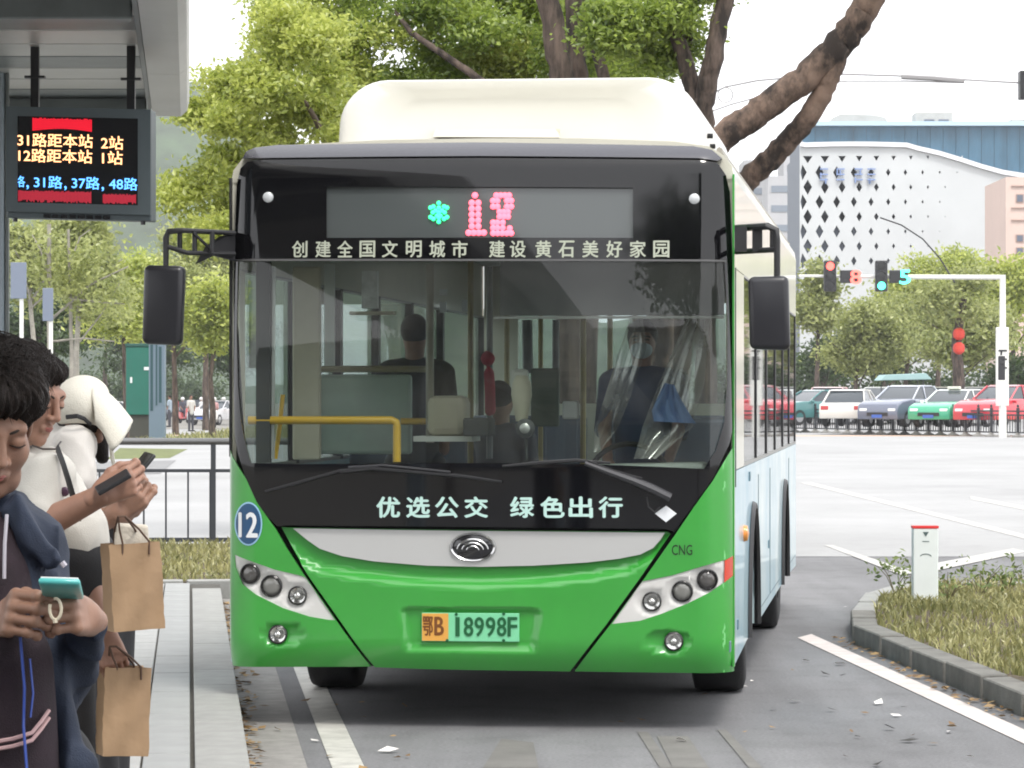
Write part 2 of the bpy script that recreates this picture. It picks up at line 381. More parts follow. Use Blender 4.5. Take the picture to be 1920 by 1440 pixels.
# gutter stones, dark seam and painted edge line along the bus stop
def strip(name, x0, x1, y0, y1, z, m, **kw): return sheet(name, [(kx(y0,x0),y0),(kx(y0,x1),y0),(kx(y1,x1),y1),(kx(y1,x0),y1)], z, m, **kw)
strip('gutter', 0.0, .275, -3, 34.5, .004, m_gut, kind='structure')
strip('edge_line', .385, .53, 4, 34, .004, m_paint, kind='structure')
# worn repairs in the lane
for nm, pts in (('road_patch', [(905,1440),(1010,1440),(1000,1392),(940,1385)]), ('road_seam', [(1195,1372),(1215,1372),(1262,1440),(1238,1440)]), ('road_seam', [(1345,1368),(1362,1368),(1430,1440),(1405,1440)]), ('road_patch', [(1262,1440),(1330,1440),(1290,1380),(1232,1380)])):
    sheet(nm, [gnd(x, y, .004) for x, y in pts], .004, m_patch, kind='structure')
# avenue markings
for pts in ([(1545,1022),(1562,1022),(1716,1074),(1690,1078)], [(1716,1078),(1700,1066),(1900,1028),(1925,1034)], [(1820,930),(1925,950),(1925,957),(1820,936)], [(1500,905),(1520,904),(1925,1003),(1925,1011)]):
    sheet('lane_line', [gnd(x, y, .008) for x, y in pts], .008, mat('faded_lane_paint', (.43,.42,.40), .7, var=.2, scale=3), kind='structure')
sheet('median_grass', [gnd(200,861,.008), gnd(318,859,.008), gnd(352,842,.008), gnd(225,840,.008)], .008, m_grassb, kind='structure')
sheet('side_path', [gnd(150,892,.012), gnd(300,888,.012), gnd(330,863,.012), gnd(170,866,.012)], .012, mat('path_grey', (.2,.2,.2), .8, var=.15, scale=.6), kind='structure')
cpv = [(a_, y_, z_) for (a_, y_, z_) in ((8,166,.012),(70,140,.012),(76,146,.36),(14,172,.36),(30,420,.36),(160,420,.36))]
me = bpy.data.meshes.new('car_park'); me.from_pydata(cpv, [], [(0,1,2,3),(3,2,5,4)]); link('car_park', me, m_conc, kind='structure')
sheet('kerb_zone', [(-60,150),(60,141),(60,144),(-60,153)], .008, mat('orange_tactile', (.6,.4,.27), .8, var=.15, scale=2), kind='structure')

# ---- raised pavement with its slabs
pav = thing('pavement', None, None); tag(pav, kind='structure')
b = MB(); Y0, Y1 = -2.0, 27.8
b.add([(kx(Y0,-9),Y0,.128),(kx(Y0,0),Y0,.128),(kx(Y1,0),Y1,.128),(kx(Y1,-9),Y1,.128),(kx(Y0,-9),Y0,-.01),(kx(Y0,0),Y0,-.01),(kx(Y1,0),Y1,-.01),(kx(Y1,-9),Y1,-.01)],
      [(0,1,2,3),(0,4,5,1),(1,5,6,2),(2,6,7,3),(3,7,4,0),(4,7,6,5)])
b.build('bedding', mat('joint_dirt', (.07,.065,.055), .95, var=.3, scale=20), pav, kind='structure')
def slab_mesh(w, l, k=.022):
    q = MB(); q.box((0,0,k/2), (w-.005, l-.006, k)); return q.mesh('slab', bevel=.004, seg=1)
cols = [(-.115, .228, 1.0, 'kerb_stone', m_kerb), (-.345, .20, .6, 'slab', m_slab)] + [(-.60-.3*i, .3, .6, 'slab', m_slab if i % 2 else m_slab2) for i in range(6)]
rot = -math.atan(ty)*-1
for off, w, l, nm, m in cols:
    sm = slab_mesh(w, l)
    y = 9.0 + random.random()*l
    while y < Y1-l/2:
        o = link(nm, sm, m, pav); o.location = (kx(y, off), y, .128+random.uniform(-.0015, .0015)); o.rotation_euler = (random.uniform(-.002,.002), random.uniform(-.003,.003), R(5.4))
        y += l
# the kerb turns the corner at the end of the pavement
q = MB()
for i in range(7):
    t = i/6; x = kx(Y1, -3.6+t*4.4); q.box((x, Y1+.13+max(0, t-.75)*.9, .075), (.70, .2, .16), (0, 0, R(4)+max(0, t-.75)*1.2))
q.build('corner_kerb', m_kerb, pav, bevel=.01)

# ---- grass: blades scattered on a bed
m_blade = leaf_mat('grass_blades', (.12,.13,.04), (.46,.43,.19), .3)
def blades(name, pts, hgt, wid, parent=None, m=m_blade, **kw):
    P = np.array(pts); n = len(P); a = rng.uniform(0, 6.28, n); le = rng.normal(size=(n, 2))*.5
    h = hgt*rng.uniform(.45, 1.2, n); w = wid*rng.uniform(.6, 1.3, n)
    dx = np.stack([np.cos(a)*w, np.sin(a)*w, np.zeros(n)], 1)
    top = P+np.stack([le[:,0]*h, le[:,1]*h, h], 1); mid = P+np.stack([le[:,0]*h*.3, le[:,1]*h*.3, h*.6], 1)
    V = np.stack([P-dx, P+dx, mid+dx*.7, mid-dx*.7, top], 1).reshape(-1, 3)
    i = np.arange(n)*5; F4 = np.stack([i, i+1, i+2, i+3], 1); me = bpy.data.meshes.new(name)
    F3 = np.stack([i+3, i+2, i+4, i+4], 1)
    me.from_pydata(V.tolist(), [], F4.tolist()+F3[:, :3].tolist()); return link(name, me, m, parent, **kw)
def fill(poly, n):
    xs = [p[0] for p in poly]; ys = [p[1] for p in poly]; out = []
    while len(out) < n:
        x = rng.uniform(min(xs), max(xs), 4000); y = rng.uniform(min(ys), max(ys), 4000); ins = np.zeros(4000, bool)
        for (x0, y0), (x1, y1) in zip(poly, poly[1:]+poly[:1]):
            c = ((y0 > y) != (y1 > y)) & (x < (x1-x0)*(y-y0)/(y1-y0+1e-12)+x0); ins ^= c
        out += list(zip(x[ins], y[ins]))
    return out[:n]
# grass bed left, in front of the railing
bedL = [(kx(28.1,-4.5),28.05),(kx(28.1,.75),28.15),(kx(35.4,.75),35.4),(kx(35.4,-4.5),35.4)]
q = MB(); q.prism(bedL, lambda x, y, t: (x, y, .13 if not t else -.01), 1); q.build('grass_bed', m_soil, None, kind='structure')
blades('grass_verge', [(x, y, .125) for x, y in fill(bedL, 9000)], .085, .012, kind='stuff')
# planted island on the right
e1 = gnd(1599, 1207); e2 = gnd(1920, 1346); dv = (e2-e1).normalized()
far = e1 + dv*9.5
isl = [tuple(e1[:2])]; 
pl = [(e1.x, e1.y), tuple((e1+dv*9.5)[:2]), (e1.x+7, e1.y-9), (e1.x+7, 28.6), (3.25, 28.3), (2.75, 26.6), (2.42, 24.4)]
isle = thing('planting_island', None, None); tag(isle, kind='structure')
def inset(poly, d):
    n = len(poly); out = []
    for i in range(n):
        p0, p1, p2 = Vector(poly[i-1]), Vector(poly[i]), Vector(poly[(i+1) % n])
        a = (p1-p0).normalized(); c = (p2-p1).normalized(); na = Vector((-a.y, a.x)); nc = Vector((-c.y, c.x)); nn = (na+nc).normalized()
        out.append(tuple(p1+nn*d/max(.4, nn.dot(na))))
    return out
pin = inset(pl, .17)
if abs(sum(a[0]*b_[1]-b_[0]*a[1] for a, b_ in zip(pl, pl[1:]+pl[:1]))) and sum(a[0]*b_[1]-b_[0]*a[1] for a, b_ in zip(pl, pl[1:]+pl[:1])) < 0: pin = inset(pl, -.17)
q = MB(); q.prism(pin, lambda x, y, t: (x, y, .10 if not t else -.01), 1); q.build('soil_bed', m_soil, isle, kind='structure')
for i in range(len(pl)):                       # kerb blocks, butted along the outline
    a, c = Vector(pl[i]), Vector(pl[(i+1) % len(pl)]); ai, ci = Vector(pin[i]), Vector(pin[(i+1) % len(pl)])
    n = max(1, round((c-a).length/1.0))
    for k in range(n):
        t0, t1 = k/n+.004, (k+1)/n-.004; h = .125+random.uniform(-.006, .006)
        P = [a.lerp(c, t0), a.lerp(c, t1), ai.lerp(ci, t1), ai.lerp(ci, t0)]
        MB().add([(p.x, p.y, -.01) for p in P]+[(p.x, p.y, h) for p in P], [(0,1,2,3),(4,7,6,5),(0,4,5,1),(1,5,6,2),(2,6,7,3),(3,7,4,0)]).build('kerb_stone', m_kerbd if i in (0, 6) else m_kerb, isle, bevel=.008, seg=1)
gp = fill(pin, 42000); hz = lambda x, y: .10+.06*max(0, math.sin(x*1.7+y*.9))
blades('grass', [(x, y, hz(x, y)) for x, y in gp if y < 28.3 and x < 6.2], .075, .009, kind='stuff')
m_weed = leaf_mat('weed_leaves', (.07,.12,.03), (.3,.36,.12), .35)
for i, (px, py, D, lab) in enumerate(((1680,1108,26.5,'low leafy weed left of the white marker post'), (1775,1100,25.6,'low leafy weed close to the right of the white marker post'), (1838,1098,26.4,'taller twiggy weed at the back of the grass island'), (1890,1105,27,'small weed at the far right back of the grass island'))):
    c = at(px, py, D); c.z = .1; w = thing('weed', lab, 'plant', c, 0, 'weeds on the grass island')
    s = MB()
    for j in range(7):
        a = random.uniform(0, 6.28); e = Vector((math.cos(a)*.16, math.sin(a)*.1, random.uniform(.12, .26))); s.tube([(0,0,0), e*.5+Vector((0,0,.04)), e], [.004, .003, .002], 4)
    s.build('stem', mat('twig', (.12,.10,.05), .8), w); leaf_cloud('leaves', m_weed, w, [((0,0,.17), (.17,.1,.09), 1)], 90, .03)
# painted line beside the island kerb
nd = Vector((dv.y, -dv.x, 0))
if nd.x > 0: nd = -nd
def sd(k, s): p = e1+dv*k+nd*s; return (p.x, p.y)
sheet('kerb_line', [sd(-.9, .14), sd(9.5, .14), sd(9.5, .29), sd(-.55, .29)], .004, m_paintp, kind='structure')
# litter: dry leaves and paper scraps
m_dry = leaf_mat('dry_leaves', (.10,.055,.03), (.42,.28,.13), .1)
def scraps(name, pts, size, m, **kw):
    P = np.array(pts); n = len(P); a = rng.uniform(0, 6.28, n); s = size*rng.uniform(.5, 1.4, n); el = rng.uniform(.35, .7, n)
    u = np.stack([np.cos(a)*s, np.sin(a)*s, rng.uniform(-.2, .5, n)*s], 1); v = np.stack([-np.sin(a)*s*el, np.cos(a)*s*el, rng.uniform(0, .5, n)*s], 1)
    V = np.stack([P-u, P-v+[0,0,.0], P+u, P+v], 1); V[..., 2] = np.maximum(V[..., 2], P[:, None, 2]*.5+.006)
    return link(name, np_mesh(name, V.reshape(-1, 3), np.arange(n*4).reshape(n, 4), False), m, **kw)
lp = []
for i in range(520):
    Y = random.uniform(10, 27.5); lp.append((kx(Y, abs(random.gauss(.035, .035))), Y, .012))
for i in range(60): Y = random.uniform(13, 27); lp.append((kx(Y, random.uniform(0, .9)), Y, .012))
for i in range(150): p = sd(random.uniform(-.5, 9), random.uniform(.0, .15)); lp.append((p[0], p[1], .012))
for i in range(40): lp.append((random.uniform(.3, 3), random.uniform(14, 26), .012))
scraps('leaf_litter', lp, .028, m_dry, kind='stuff')
scraps('paper_scraps', [tuple(gnd(x, y)+Vector((0,0,.01))) for x, y in ((728,1412),(1278,1392),(1410,1280),(1395,1290),(1575,1248),(1647,1322),(1585,1140),(1600,1165),(1680,1345),(1780,1375),(1820,1423),(590,1392),(1490,1318),(1512,1242))], .038, mat('paper_scrap', (.75,.72,.68), .8), kind='stuff')
scraps('dark_scraps', [tuple(gnd(x, y)+Vector((0,0,.012))) for x, y in ((1450,1332),(1608,1385),(1705,1393),(1668,1370),(1645,1438),(1548,1268),(1580,1270),(1560,1335))], .045, mat('dark_scrap', (.03,.028,.025), .8), kind='stuff')

# ================================================================== HILLS
q = MB(); n = 60; vs = []; fs = []
for i in range(n):
    x = -420+i*14.0
    hgt = 1.65+ (95*math.exp(-((x+105)/70)**2)+55*math.exp(-((x+260)/90)**2)+26*math.exp(-((x-60)/80)**2)+3*math.sin(x*.13)+2*math.sin(x*.31+1))
    for j in range(9):
        t = j/8; vs.append((x, 900+t*160, hgt*math.sin(t*math.pi/2)**.8+random.uniform(-1.5, 1.5)*(j > 0)))
for i in range(n-1):
    for j in range(8): fs.append((i*9+j, (i+1)*9+j, (i+1)*9+j+1, i*9+j+1))
me = bpy.data.meshes.new('hills'); me.from_pydata(vs, [], fs)
for p in me.polygons: p.use_smooth = True
hills = link('hills', me, mat('hill_woods', (.055,.085,.04), .9, var=.6, scale=.05), kind='structure')

# ================================================================== BUS SHELTER
m_alu = mat('shelter_metal', (.50,.50,.48), .4, metal=.3, var=.08, scale=2, bump=.1, bscale=40)
m_alud = mat('shelter_metal_dark', (.2,.22,.22), .45, metal=.4, var=.15, scale=3)
m_pale = mat('pale_post_paint', (.40,.47,.52), .4, var=.06, scale=3)
sh = thing('bus_shelter', 'long grey metal bus shelter roof reaching over the pavement', 'bus shelter')
def rx(Y, px): return (px-960)/F*Y                   # lines that run to the shelter vanishing column keep a constant offset
def sx_(Y, off): return kx(Y, -.25+off)
S0, S1 = -6.0, 20.0
def sbox(mb, o0, o1, y0, y1, z0, z1):
    v = [(sx_(y, o), y, z) for z in (z0, z1) for y, o in ((y0, o0), (y0, o1), (y1, o1), (y1, o0))]
    mb.add(v, [(0,1,2,3),(4,7,6,5),(0,4,5,1),(1,5,6,2),(2,6,7,3),(3,7,4,0)])
q = MB(); prof = [(-.215, 3.30), (-.05, 3.295), (-.012, 3.33), (0, 3.40), (0, 3.78), (-.215, 3.78)]
for y0, y1 in ((S0, 2), (2.01, 6), (6.01, 10), (10.01, 14), (14.01, 17.4), (17.41, S1)):
    q.add([(sx_(y0, o), y0, z) for o, z in prof]+[(sx_(y1, o), y1, z) for o, z in prof], [(0,1,2,3,4,5),(11,10,9,8,7,6)]+[(i, i+6, (i+1)%6+6, (i+1)%6) for i in range(6)])
q.build('fascia', m_alu, sh, smooth=True, ang=30)
q = MB(); sbox(q, -.245, -.222, S0, S1-.02, 3.335, 3.6); q.build('fascia_seal', m_alud, sh)
rm = MB(); sbox(rm, -2.6, -.25, S0, S1, 3.62, 3.72); rm.build('roof_deck', m_alud, sh)
y = S1
k = 0
while y > -4:
    q = MB(); sbox(q, -2.6, -.25, y-.60, y-.015, 3.40, 3.43); q.build('soffit_panel', m_alu if k % 3 else m_alud, sh, bevel=.006, seg=1); y -= .62; k += 1
for yy in (19.99, 15.0, 10.2): q = MB(); sbox(q, -2.6, -.25, yy-.12, yy, 3.30, 3.395); q.build('cross_beam', m_alud, sh, bevel=.01)
for yy in (18.4, 11.5, 4.0):
    q = MB(); sbox(q, -1.17, -.995, yy, yy+.16, .15, 3.49); q.build('post', m_pale, sh, bevel=.015)
q = MB(); sbox(q, -.99, -.975, 18.4, 18.5, .15, 3.49); q.build('post_edge', m_alud, sh)

# ---- LED display hanging from the roof
D = 17.0; sgn = thing('led_display', 'hanging LED arrival display with orange and blue route text', 'display')
c0 = at(12,192,D); c1 = at(283,198,D-.06); c2 = at(283,412,D-.06); c3 = at(12,408,D)
ux = (c1-c0); wdt = ux.length; ux.normalize(); hh = c0.z-c3.z-.02; nrm = Vector((0,0,1)).cross(ux).normalized()   # nrm points away from the camera
SM = Matrix((( ux.x, 0, -nrm.x, c3.x),(ux.y, 0, -nrm.y, c3.y),(ux.z, 1, -nrm.z, c3.z),(0,0,0,1)))  # local: x along, y up, z towards camera
m_case = mat('display_case', (.10,.125,.135), .45, var=.06, scale=6)
m_black = mat('display_black', (.008,.008,.01), .25)
def bx(mb, x0, x1, y0, y1, z0, z1):
    v = [SM @ Vector(p) for p in ((x0,y0,z0),(x1,y0,z0),(x1,y1,z0),(x0,y1,z0),(x0,y0,z1),(x1,y0,z1),(x1,y1,z1),(x0,y1,z1))]
    mb.add(v, [(0,3,2,1),(4,5,6,7),(0,1,5,4),(1,2,6,5),(2,3,7,6),(3,0,4,7)])
sp_ = lambda px: (px-12)/271*wdt
sy_ = lambda py: (408-py)/216*hh
bl, br, bt, bbm = sp_(33), sp_(259), sy_(210), sy_(378)
q = MB(); bx(q, 0, wdt, 0, hh, -.14, -.01)
q.build('case', m_case, sgn, bevel=.006)
q = MB(); bx(q, 0, bl, .03, hh, -.009, .008); bx(q, br, wdt, .03, hh, -.009, .008); bx(q, bl, br, bt, hh, -.009, .008); bx(q, bl, br, .03, bbm, -.009, .008)
q.build('bezel', m_case, sgn)
q = MB(); bx(q, bl, br, bbm, bt, -.009, -.002); q.build('screen', m_black, sgn)
q = MB()
for i in range(8): x = sp_(82+i*16); bx(q, x, x+sp_(24), .004, .022, -.009, -.001)
q.build('vent', m_black, sgn)
for x in (26, 266):
    q = MB(); q.tube([SM@Vector((sp_(x), .01, -.03)), SM@Vector((sp_(x), -.018, -.03))], .012, 8); q.build('screw', m_black, sgn)
m_or = mat('led_orange', (1, .52, .24), .5, emit=1.6); m_bl = mat('led_blue', (.12, .42, 1), .5, emit=1.5); m_rd = mat('led_red', (.75, .01, .03), .5, emit=.75); m_rdd = mat('led_red_dim', (.42, .02, .04), .5, emit=.6)
def sw(txt, x0, x1, yc, hpx, m):
    M = SM @ Matrix.Translation(((sp_(x0)+sp_(x1))/2, sy_(yc), .001)); word('led_text', txt, .1, m, sgn, M, bold=.0007, fit=(sp_(x1)-sp_(x0), hpx/216*hh))
for (t, x0, x1) in (('31路距本站', 33, 174), ('2站', 190, 231)): sw(t, x0, x1, 256 if x0 < 100 else 258, 26, m_or)
for (t, x0, x1) in (('12路距本站', 35, 173), ('1站', 192, 230)): sw(t, x0, x1, 286 if x0 < 100 else 287, 26, m_or)
for (t, x0, x1, h) in (('各', 33.5, 47, 22), (',', 50, 54, 8), ('31路', 64, 117, 24), (',', 121, 125, 8), ('37路', 135, 187, 24), (',', 191, 195, 8), ('48路', 205, 258, 24)):
    sw(t, x0, x1, 337 if h > 10 else 348, h, m_bl)
rr = random.Random(3)
for nm, (x0, x1, y0, y1), m in (('led_block', (61, 174, 212, 238), m_rd), ('led_block', (34, 172, 353, 377), m_rdd), ('led_block', (193, 257, 356, 377), m_rdd)):
    q = MB(); x = x0
    while x < x1-2:
        yb = y1-(rr.random()*5 if y0 > 300 else 0)
        if y0 < 300: yb = y1-abs(math.sin((x-x0)*.028))*5
        w2 = 2.6; bx(q, sp_(x), sp_(x+w2*.8), sy_(yb), sy_(y0+rr.random()*3), -.0015, 0); x += w2
    q.build(nm, m, sgn)
for x in (60, 241):
    q = MB(); a = SM@Vector((sp_(x), hh-.01, -.07)); q.beam(a, (a.x, a.y, 3.41), .04, .04)
    p = SM@Vector((sp_(x), hh+.155, -.07)); q.box(p, (.1, .05, .012)); q.build('hanger', mat('hanger_black', (.015,.015,.017), .4), sgn)

# ================================================================== RAILING
m_rail = mat('railing_grey', (.07,.075,.085), .45, metal=.3)
rl = thing('railing', 'dark grey metal railing with round handrail behind the grass verge', 'railing')
RY = 35.6; x0r = kx(RY, -4.6); x1r = kx(RY, 2.2)
q = MB(); q.tube([(x0r-2, RY, 1.19), (x1r, RY, 1.19)], .036, 12); q.build('handrail', mat('handrail_grey', (.2,.2,.2), .35, metal=.5), rl, smooth=True)
for z, r in ((.885, .017), (.165, .022)):
    q = MB(); q.box(((x0r+x1r)/2-1, RY, z), (x1r-x0r+2, .03, r*2)); q.build('rail', m_rail, rl)
bal = MB().box((0, 0, .525), (.018, .018, .685)).mesh('baluster')
x = x0r-1.9
while x < x1r-.05:
    o = link('baluster', bal, m_rail, rl); o.location = (x, RY, 0); x += .231
for x in (x0r, x0r+2.4, x0r+4.6, x1r):
    q = MB(); q.box((x, RY+.0, .63), (.05, .05, 1.06)); q.build('post', m_rail, rl)

# white marker post on the island
mp = thing('marker_post', 'white utility marker post with red cap standing in the grass island', 'post', (at(1734,1112,25.3).x, 25.3, 0))
mw = mat('marker_white', (.72,.76,.74), .5, var=.05, scale=5)
MB().box((0,0,.37), (.185,.12,.62)).build('shaft', mw, mp, bevel=.008)
MB().box((0,0,.69), (.192,.126,.018)).build('cap', mat('marker_red', (.7,.03,.03), .5), mp)
md = mat('marker_print', (.08,.12,.12), .6)
q = MB(); q.prism([(-.022,.655),(.022,.655),(0,.62)], lambda x, z, t: (x, -.0612-t*.002, z), 1); q.build('triangle_mark', md, mp)
q = MB(); q.tube([(.042*math.cos(a), -.062, .47+.022*math.sin(a)) for a in np.linspace(.25, 2.9, 12)], .0028, 4); q.build('arc_mark', md, mp)
q = MB(); q.box((0,-.0615,.135), (.1,.003,.018)); q.box((0,-.0615,.585), (.05,.003,.005)); q.build('bottom_mark', md, mp)

# ================================================================== FAR BUILDINGS
DB = 300.0
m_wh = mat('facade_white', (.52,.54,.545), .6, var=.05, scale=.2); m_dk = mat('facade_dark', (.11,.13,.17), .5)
mall = thing('shopping_centre', 'white building with shrinking diamond openings and blue glass top', 'building')
def fP(px, py, d=0):
    p = at(px, py, DB); return Vector((p.x, DB+d, p.z))
top = [(1500,275)]+[(1500+i*10, 277-2*math.sin(i/20*3.14)) for i in range(1, 21)]+[(1720,283),(1760,292),(1800,304),(1840,317),(1880,328),(1930,336)]
outline = top+[(1990,336),(1990,770),(1500,770)]
holes = []; dias = []
for r_ in range(9):
    y = 298+r_*27.6+24.6*0; y = 323+(r_-1)*27.7
    for c_ in range(11):
        x = (1504.5 if r_ % 2 else 1514.5) + c_*32.2 + (0 if r_ % 2 else 0)
        s_ = 1-(x-1500)/(350-12*r_)
        if s_ < .07: continue
        w_ = 8.6*s_**1.05; h_ = 15.5*s_**1.05
        if r_ == 0: pts = [(x-w_*1.1, y-3), (x+w_*1.1, y-3), (x, y+h_*.75)]
        else: pts = [(max(1500.8, x-w_), y), (x, y-h_*.95), (x+w_, y), (x, y+h_)]
        dias.append(pts)
me_v = []; polys = [[Vector((p[0], p[1], 0)) for p in outline]]+[[Vector((p[0], p[1], 0)) for p in d] for d in dias]
tri = tessellate_polygon(polys); fl = [p for pl_ in polys for p in pl_]
q = MB(); q.add([fP(p.x, p.y) for p in fl], [tuple(t) for t in tri])
k = 0
for pl_ in polys:                       # reveals
    n = len(pl_); base = [fP(p.x, p.y) for p in pl_]; q.add(base+[p+Vector((0,.5,0)) for p in base], [(i, i+n, (i+1)%n+n, (i+1)%n) for i in range(n)])
q.build('perforated_wall', m_wh, mall)
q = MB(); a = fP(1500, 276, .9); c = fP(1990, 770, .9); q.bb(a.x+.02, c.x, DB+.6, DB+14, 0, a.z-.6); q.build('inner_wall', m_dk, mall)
q = MB(); band = [(x, y-9) for x, y in top]+[(1990, 327)]; lowb = [(x, y-.5) for x, y in top]+[(1990, 335.5)]
pts = band+lowb[::-1]; n = len(pts); base = [fP(x, y, -.35) for x, y in pts]
q.add(base+[p+Vector((0,.8,0)) for p in base], [tuple(range(n)), tuple(range(2*n-1, n-1, -1))]+[(i, i+n, (i+1)%n+n, (i+1)%n) for i in range(n)]); q.build('eave_band', mat('band_white', (.75,.76,.78), .5), mall)
m_bg = mat('blue_glazing', (.045,.12,.185), .22, var=.25, scale=.5, stretch=(1.5,1,.3))
pane_edges = [1505+i*24 for i in range(21)]
def topy(x):
    P = band
    for (x0_, y0_), (x1_, y1_) in zip(P, P[1:]):
        if x0_ <= x <= x1_: return y0_+(y1_-y0_)*(x-x0_)/(x1_-x0_+1e-9)
    return P[-1][1] if x > P[-1][0] else P[0][1]
for xa, xb in zip(pane_edges, pane_edges[1:]):
    base = [fP(xa+.3, 236, .3), fP(xb-.3, 236, .3), fP(xb-.3, topy(xb)+2, .3), fP(xa+.3, topy(xa)+2, .3)]
    MB().add(base+[p+Vector((0,.2,0)) for p in base], [(0,1,2,3),(7,6,5,4)]+[(i, i+4, (i+1)%4+4, (i+1)%4) for i in range(4)]).build('glass_panel', m_bg, mall)
a = fP(1503, 228); c = fP(1990, 236); q = MB(); q.bb(a.x, c.x, DB-.4, DB+15, c.z, a.z); q.build('parapet', mat('parapet_pale', (.45,.6,.7), .5), mall)
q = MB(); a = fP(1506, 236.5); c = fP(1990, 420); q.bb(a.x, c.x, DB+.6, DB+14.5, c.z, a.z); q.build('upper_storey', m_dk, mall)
m_roofg = mat('roof_plant_grey', (.4,.39,.37), .6, var=.1, scale=1)
q = MB(); a = fP(1558, 226); c = fP(1672, 208); ww = c.x-a.x; q.prism([(0,0),(ww,0),(ww*.93,.55),(ww*.75,.75),(ww*.2,.85),(ww*.06,.5)], lambda x, z, t: (a.x+x, DB+2+t*3, a.z-.1+z), 1); q.build('roof_canopy', m_roofg, mall)
q = MB(); a = fP(1722, 228); c = fP(1792, 207); q.bb(a.x, c.x, DB+2, DB+5, a.z, c.z); q.build('roof_housing', m_roofg, mall, bevel=.05)
for x in (1738, 1765): q = MB(); a = fP(x, 227); q.bb(a.x, a.x+.9, DB+1.9, DB+2.05, a.z+.02, a.z+.3); q.build('roof_vent', m_dk, mall)
q = MB(); a = fP(1903, 228); c = fP(1950, 220); q.bb(a.x, c.x, DB+2, DB+5, a.z, c.z); q.build('roof_duct', m_roofg, mall)
# faded blue lettering across the upper diamonds: its strokes cannot be read
rr = random.Random(5); q = MB()
for gx in (1537, 1568, 1602, 1626):
    for j in range(5):
        x = gx+rr.random()*12; y = 314+rr.random()*22
        if j % 2: q.bb(*sorted((fP(x,0).x, fP(x+2.4,0).x)), DB-.3, DB-.1, fP(0, y+10).z, fP(0, y).z)
        else: q.bb(fP(gx,0).x, fP(gx+15,0).x, DB-.31, DB-.11, fP(0, 316+j*5+2.4).z, fP(0, 316+j*5).z)
q.build('blue_sign', mat('faded_blue', (.2,.28,.5), .6), mall)
# pinkish block at the right edge
pk = thing('office_block', 'pale pink office block with small square windows at the right edge', 'building')
m_pk = mat('pink_render', (.60,.46,.40), .7, var=.05, scale=.2)
Dk = 270; a = at(1886, 332, Dk); q = MB(); q.bb(a.x, a.x+22, Dk, Dk+12, 0, a.z); q.build('wall', m_pk, pk)
for j, (py, hh_) in enumerate(((372,18),(447,16),(471,16),(505,16),(535,16))):
    for i in range(4):
        p = at(1905+i*27, py, Dk); w_ = MB(); w_.box((p.x+.3, Dk-.03, p.z), (.62, .08, hh_*Dk/F*.9)); f_ = w_.build('window', mat('window_frame_tan', (.35,.24,.2), .6), pk)
        w_ = MB(); w_.box((p.x+.3, Dk-.06, p.z), (.45, .08, hh_*Dk/F*.7)); g_ = w_.build('pane', m_dk, f_)
for py in (349, 390, 413):
    p = at(1896, py, Dk); MB().bb(p.x, p.x+20, Dk-.15, Dk-.002, p.z-.04, p.z+.04).build('ledge', mat('window_frame_tan', (.35,.24,.2), .6), pk)
# hazy pale blocks behind the limb
pb = thing('pale_tower', 'faint pale stepped building between the bus roof and the diamond facade', 'building')
for i, (xa, xb, yt, Dd) in enumerate(((1440,1497,330,420),(1470,1500,292,430),(1395,1440,300,440))):
    a = at(xa, yt, Dd); c = at(xb, yt, Dd); q = MB(); q.bb(a.x, c.x, Dd, Dd+10, 0, a.z); w_ = q.build('wall', mat('pale_concrete', (.42,.42,.43), .7, var=.1, scale=.2), pb)
    for j in range(6):
        z = a.z-1.6-j*2.4
        if z > 2: MB().bb(a.x+.4, c.x-.4, Dd-.1, Dd-.002, z-.4, z+.4).build('window_band', mat('far_window_grey', (.2,.23,.27), .4), pb)

# ================================================================== TREES
m_bark = mat('bark', (.08,.058,.046), .9, var=.7, ramp=(.4,.62), scale=5, bump=.9, bscale=22, stretch=(1.5,1.5,.35), detail=9)
m_barkr = mat('bark_reddish', (.115,.078,.058), .9, var=.8, ramp=(.42,.6), scale=3.2, bump=1, bscale=18, stretch=(1,1,.6), detail=9)
m_barkp = mat('bark_pale', (.30,.28,.24), .9, var=.3, scale=5, bump=.6, bscale=20)
m_lg = leaf_mat('leaves_green', (.10,.17,.025), (.44,.54,.10), .55)
m_ly = leaf_mat('leaves_yellow_green', (.22,.29,.04), (.62,.66,.17), .5)
m_lo = leaf_mat('leaves_olive', (.16,.20,.05), (.50,.53,.20), .5)
m_ld = leaf_mat('leaves_dark', (.02,.045,.012), (.08,.13,.03), .4)
def blob(px, py, D, rx_, rz_, ry_, w=None):
    p = at(px, py, D); s = D/F; return ((p.x, p.y, p.z), (rx_*s, ry_, rz_*s), w or rx_*rz_)
def rel(bl, o): return [((c[0]-o.x, c[1]-o.y, c[2]-o.z), r, w) for c, r, w in bl]
def in_poly(poly, n, r0, r1, D0, dD, seed, ry=.8):
    rr = random.Random(seed); out = []; xs_ = [q_[0] for q_ in poly]; ys_ = [q_[1] for q_ in poly]
    while len(out) < n:
        x, y = rr.uniform(min(xs_), max(xs_)), rr.uniform(min(ys_), max(ys_)); c = False
        for (x0_, y0_), (x1_, y1_) in zip(poly, poly[1:]+poly[:1]):
            if (y0_ > y) != (y1_ > y) and x < (x1_-x0_)*(y-y0_)/(y1_-y0_+1e-9)+x0_: c = not c
        if c: r_ = rr.uniform(r0, r1); out.append(blob(x, y, D0+rr.uniform(-dD, dD), r_*1.25, r_*.8, r_*D0/F*1.2, r_*r_))
    return out
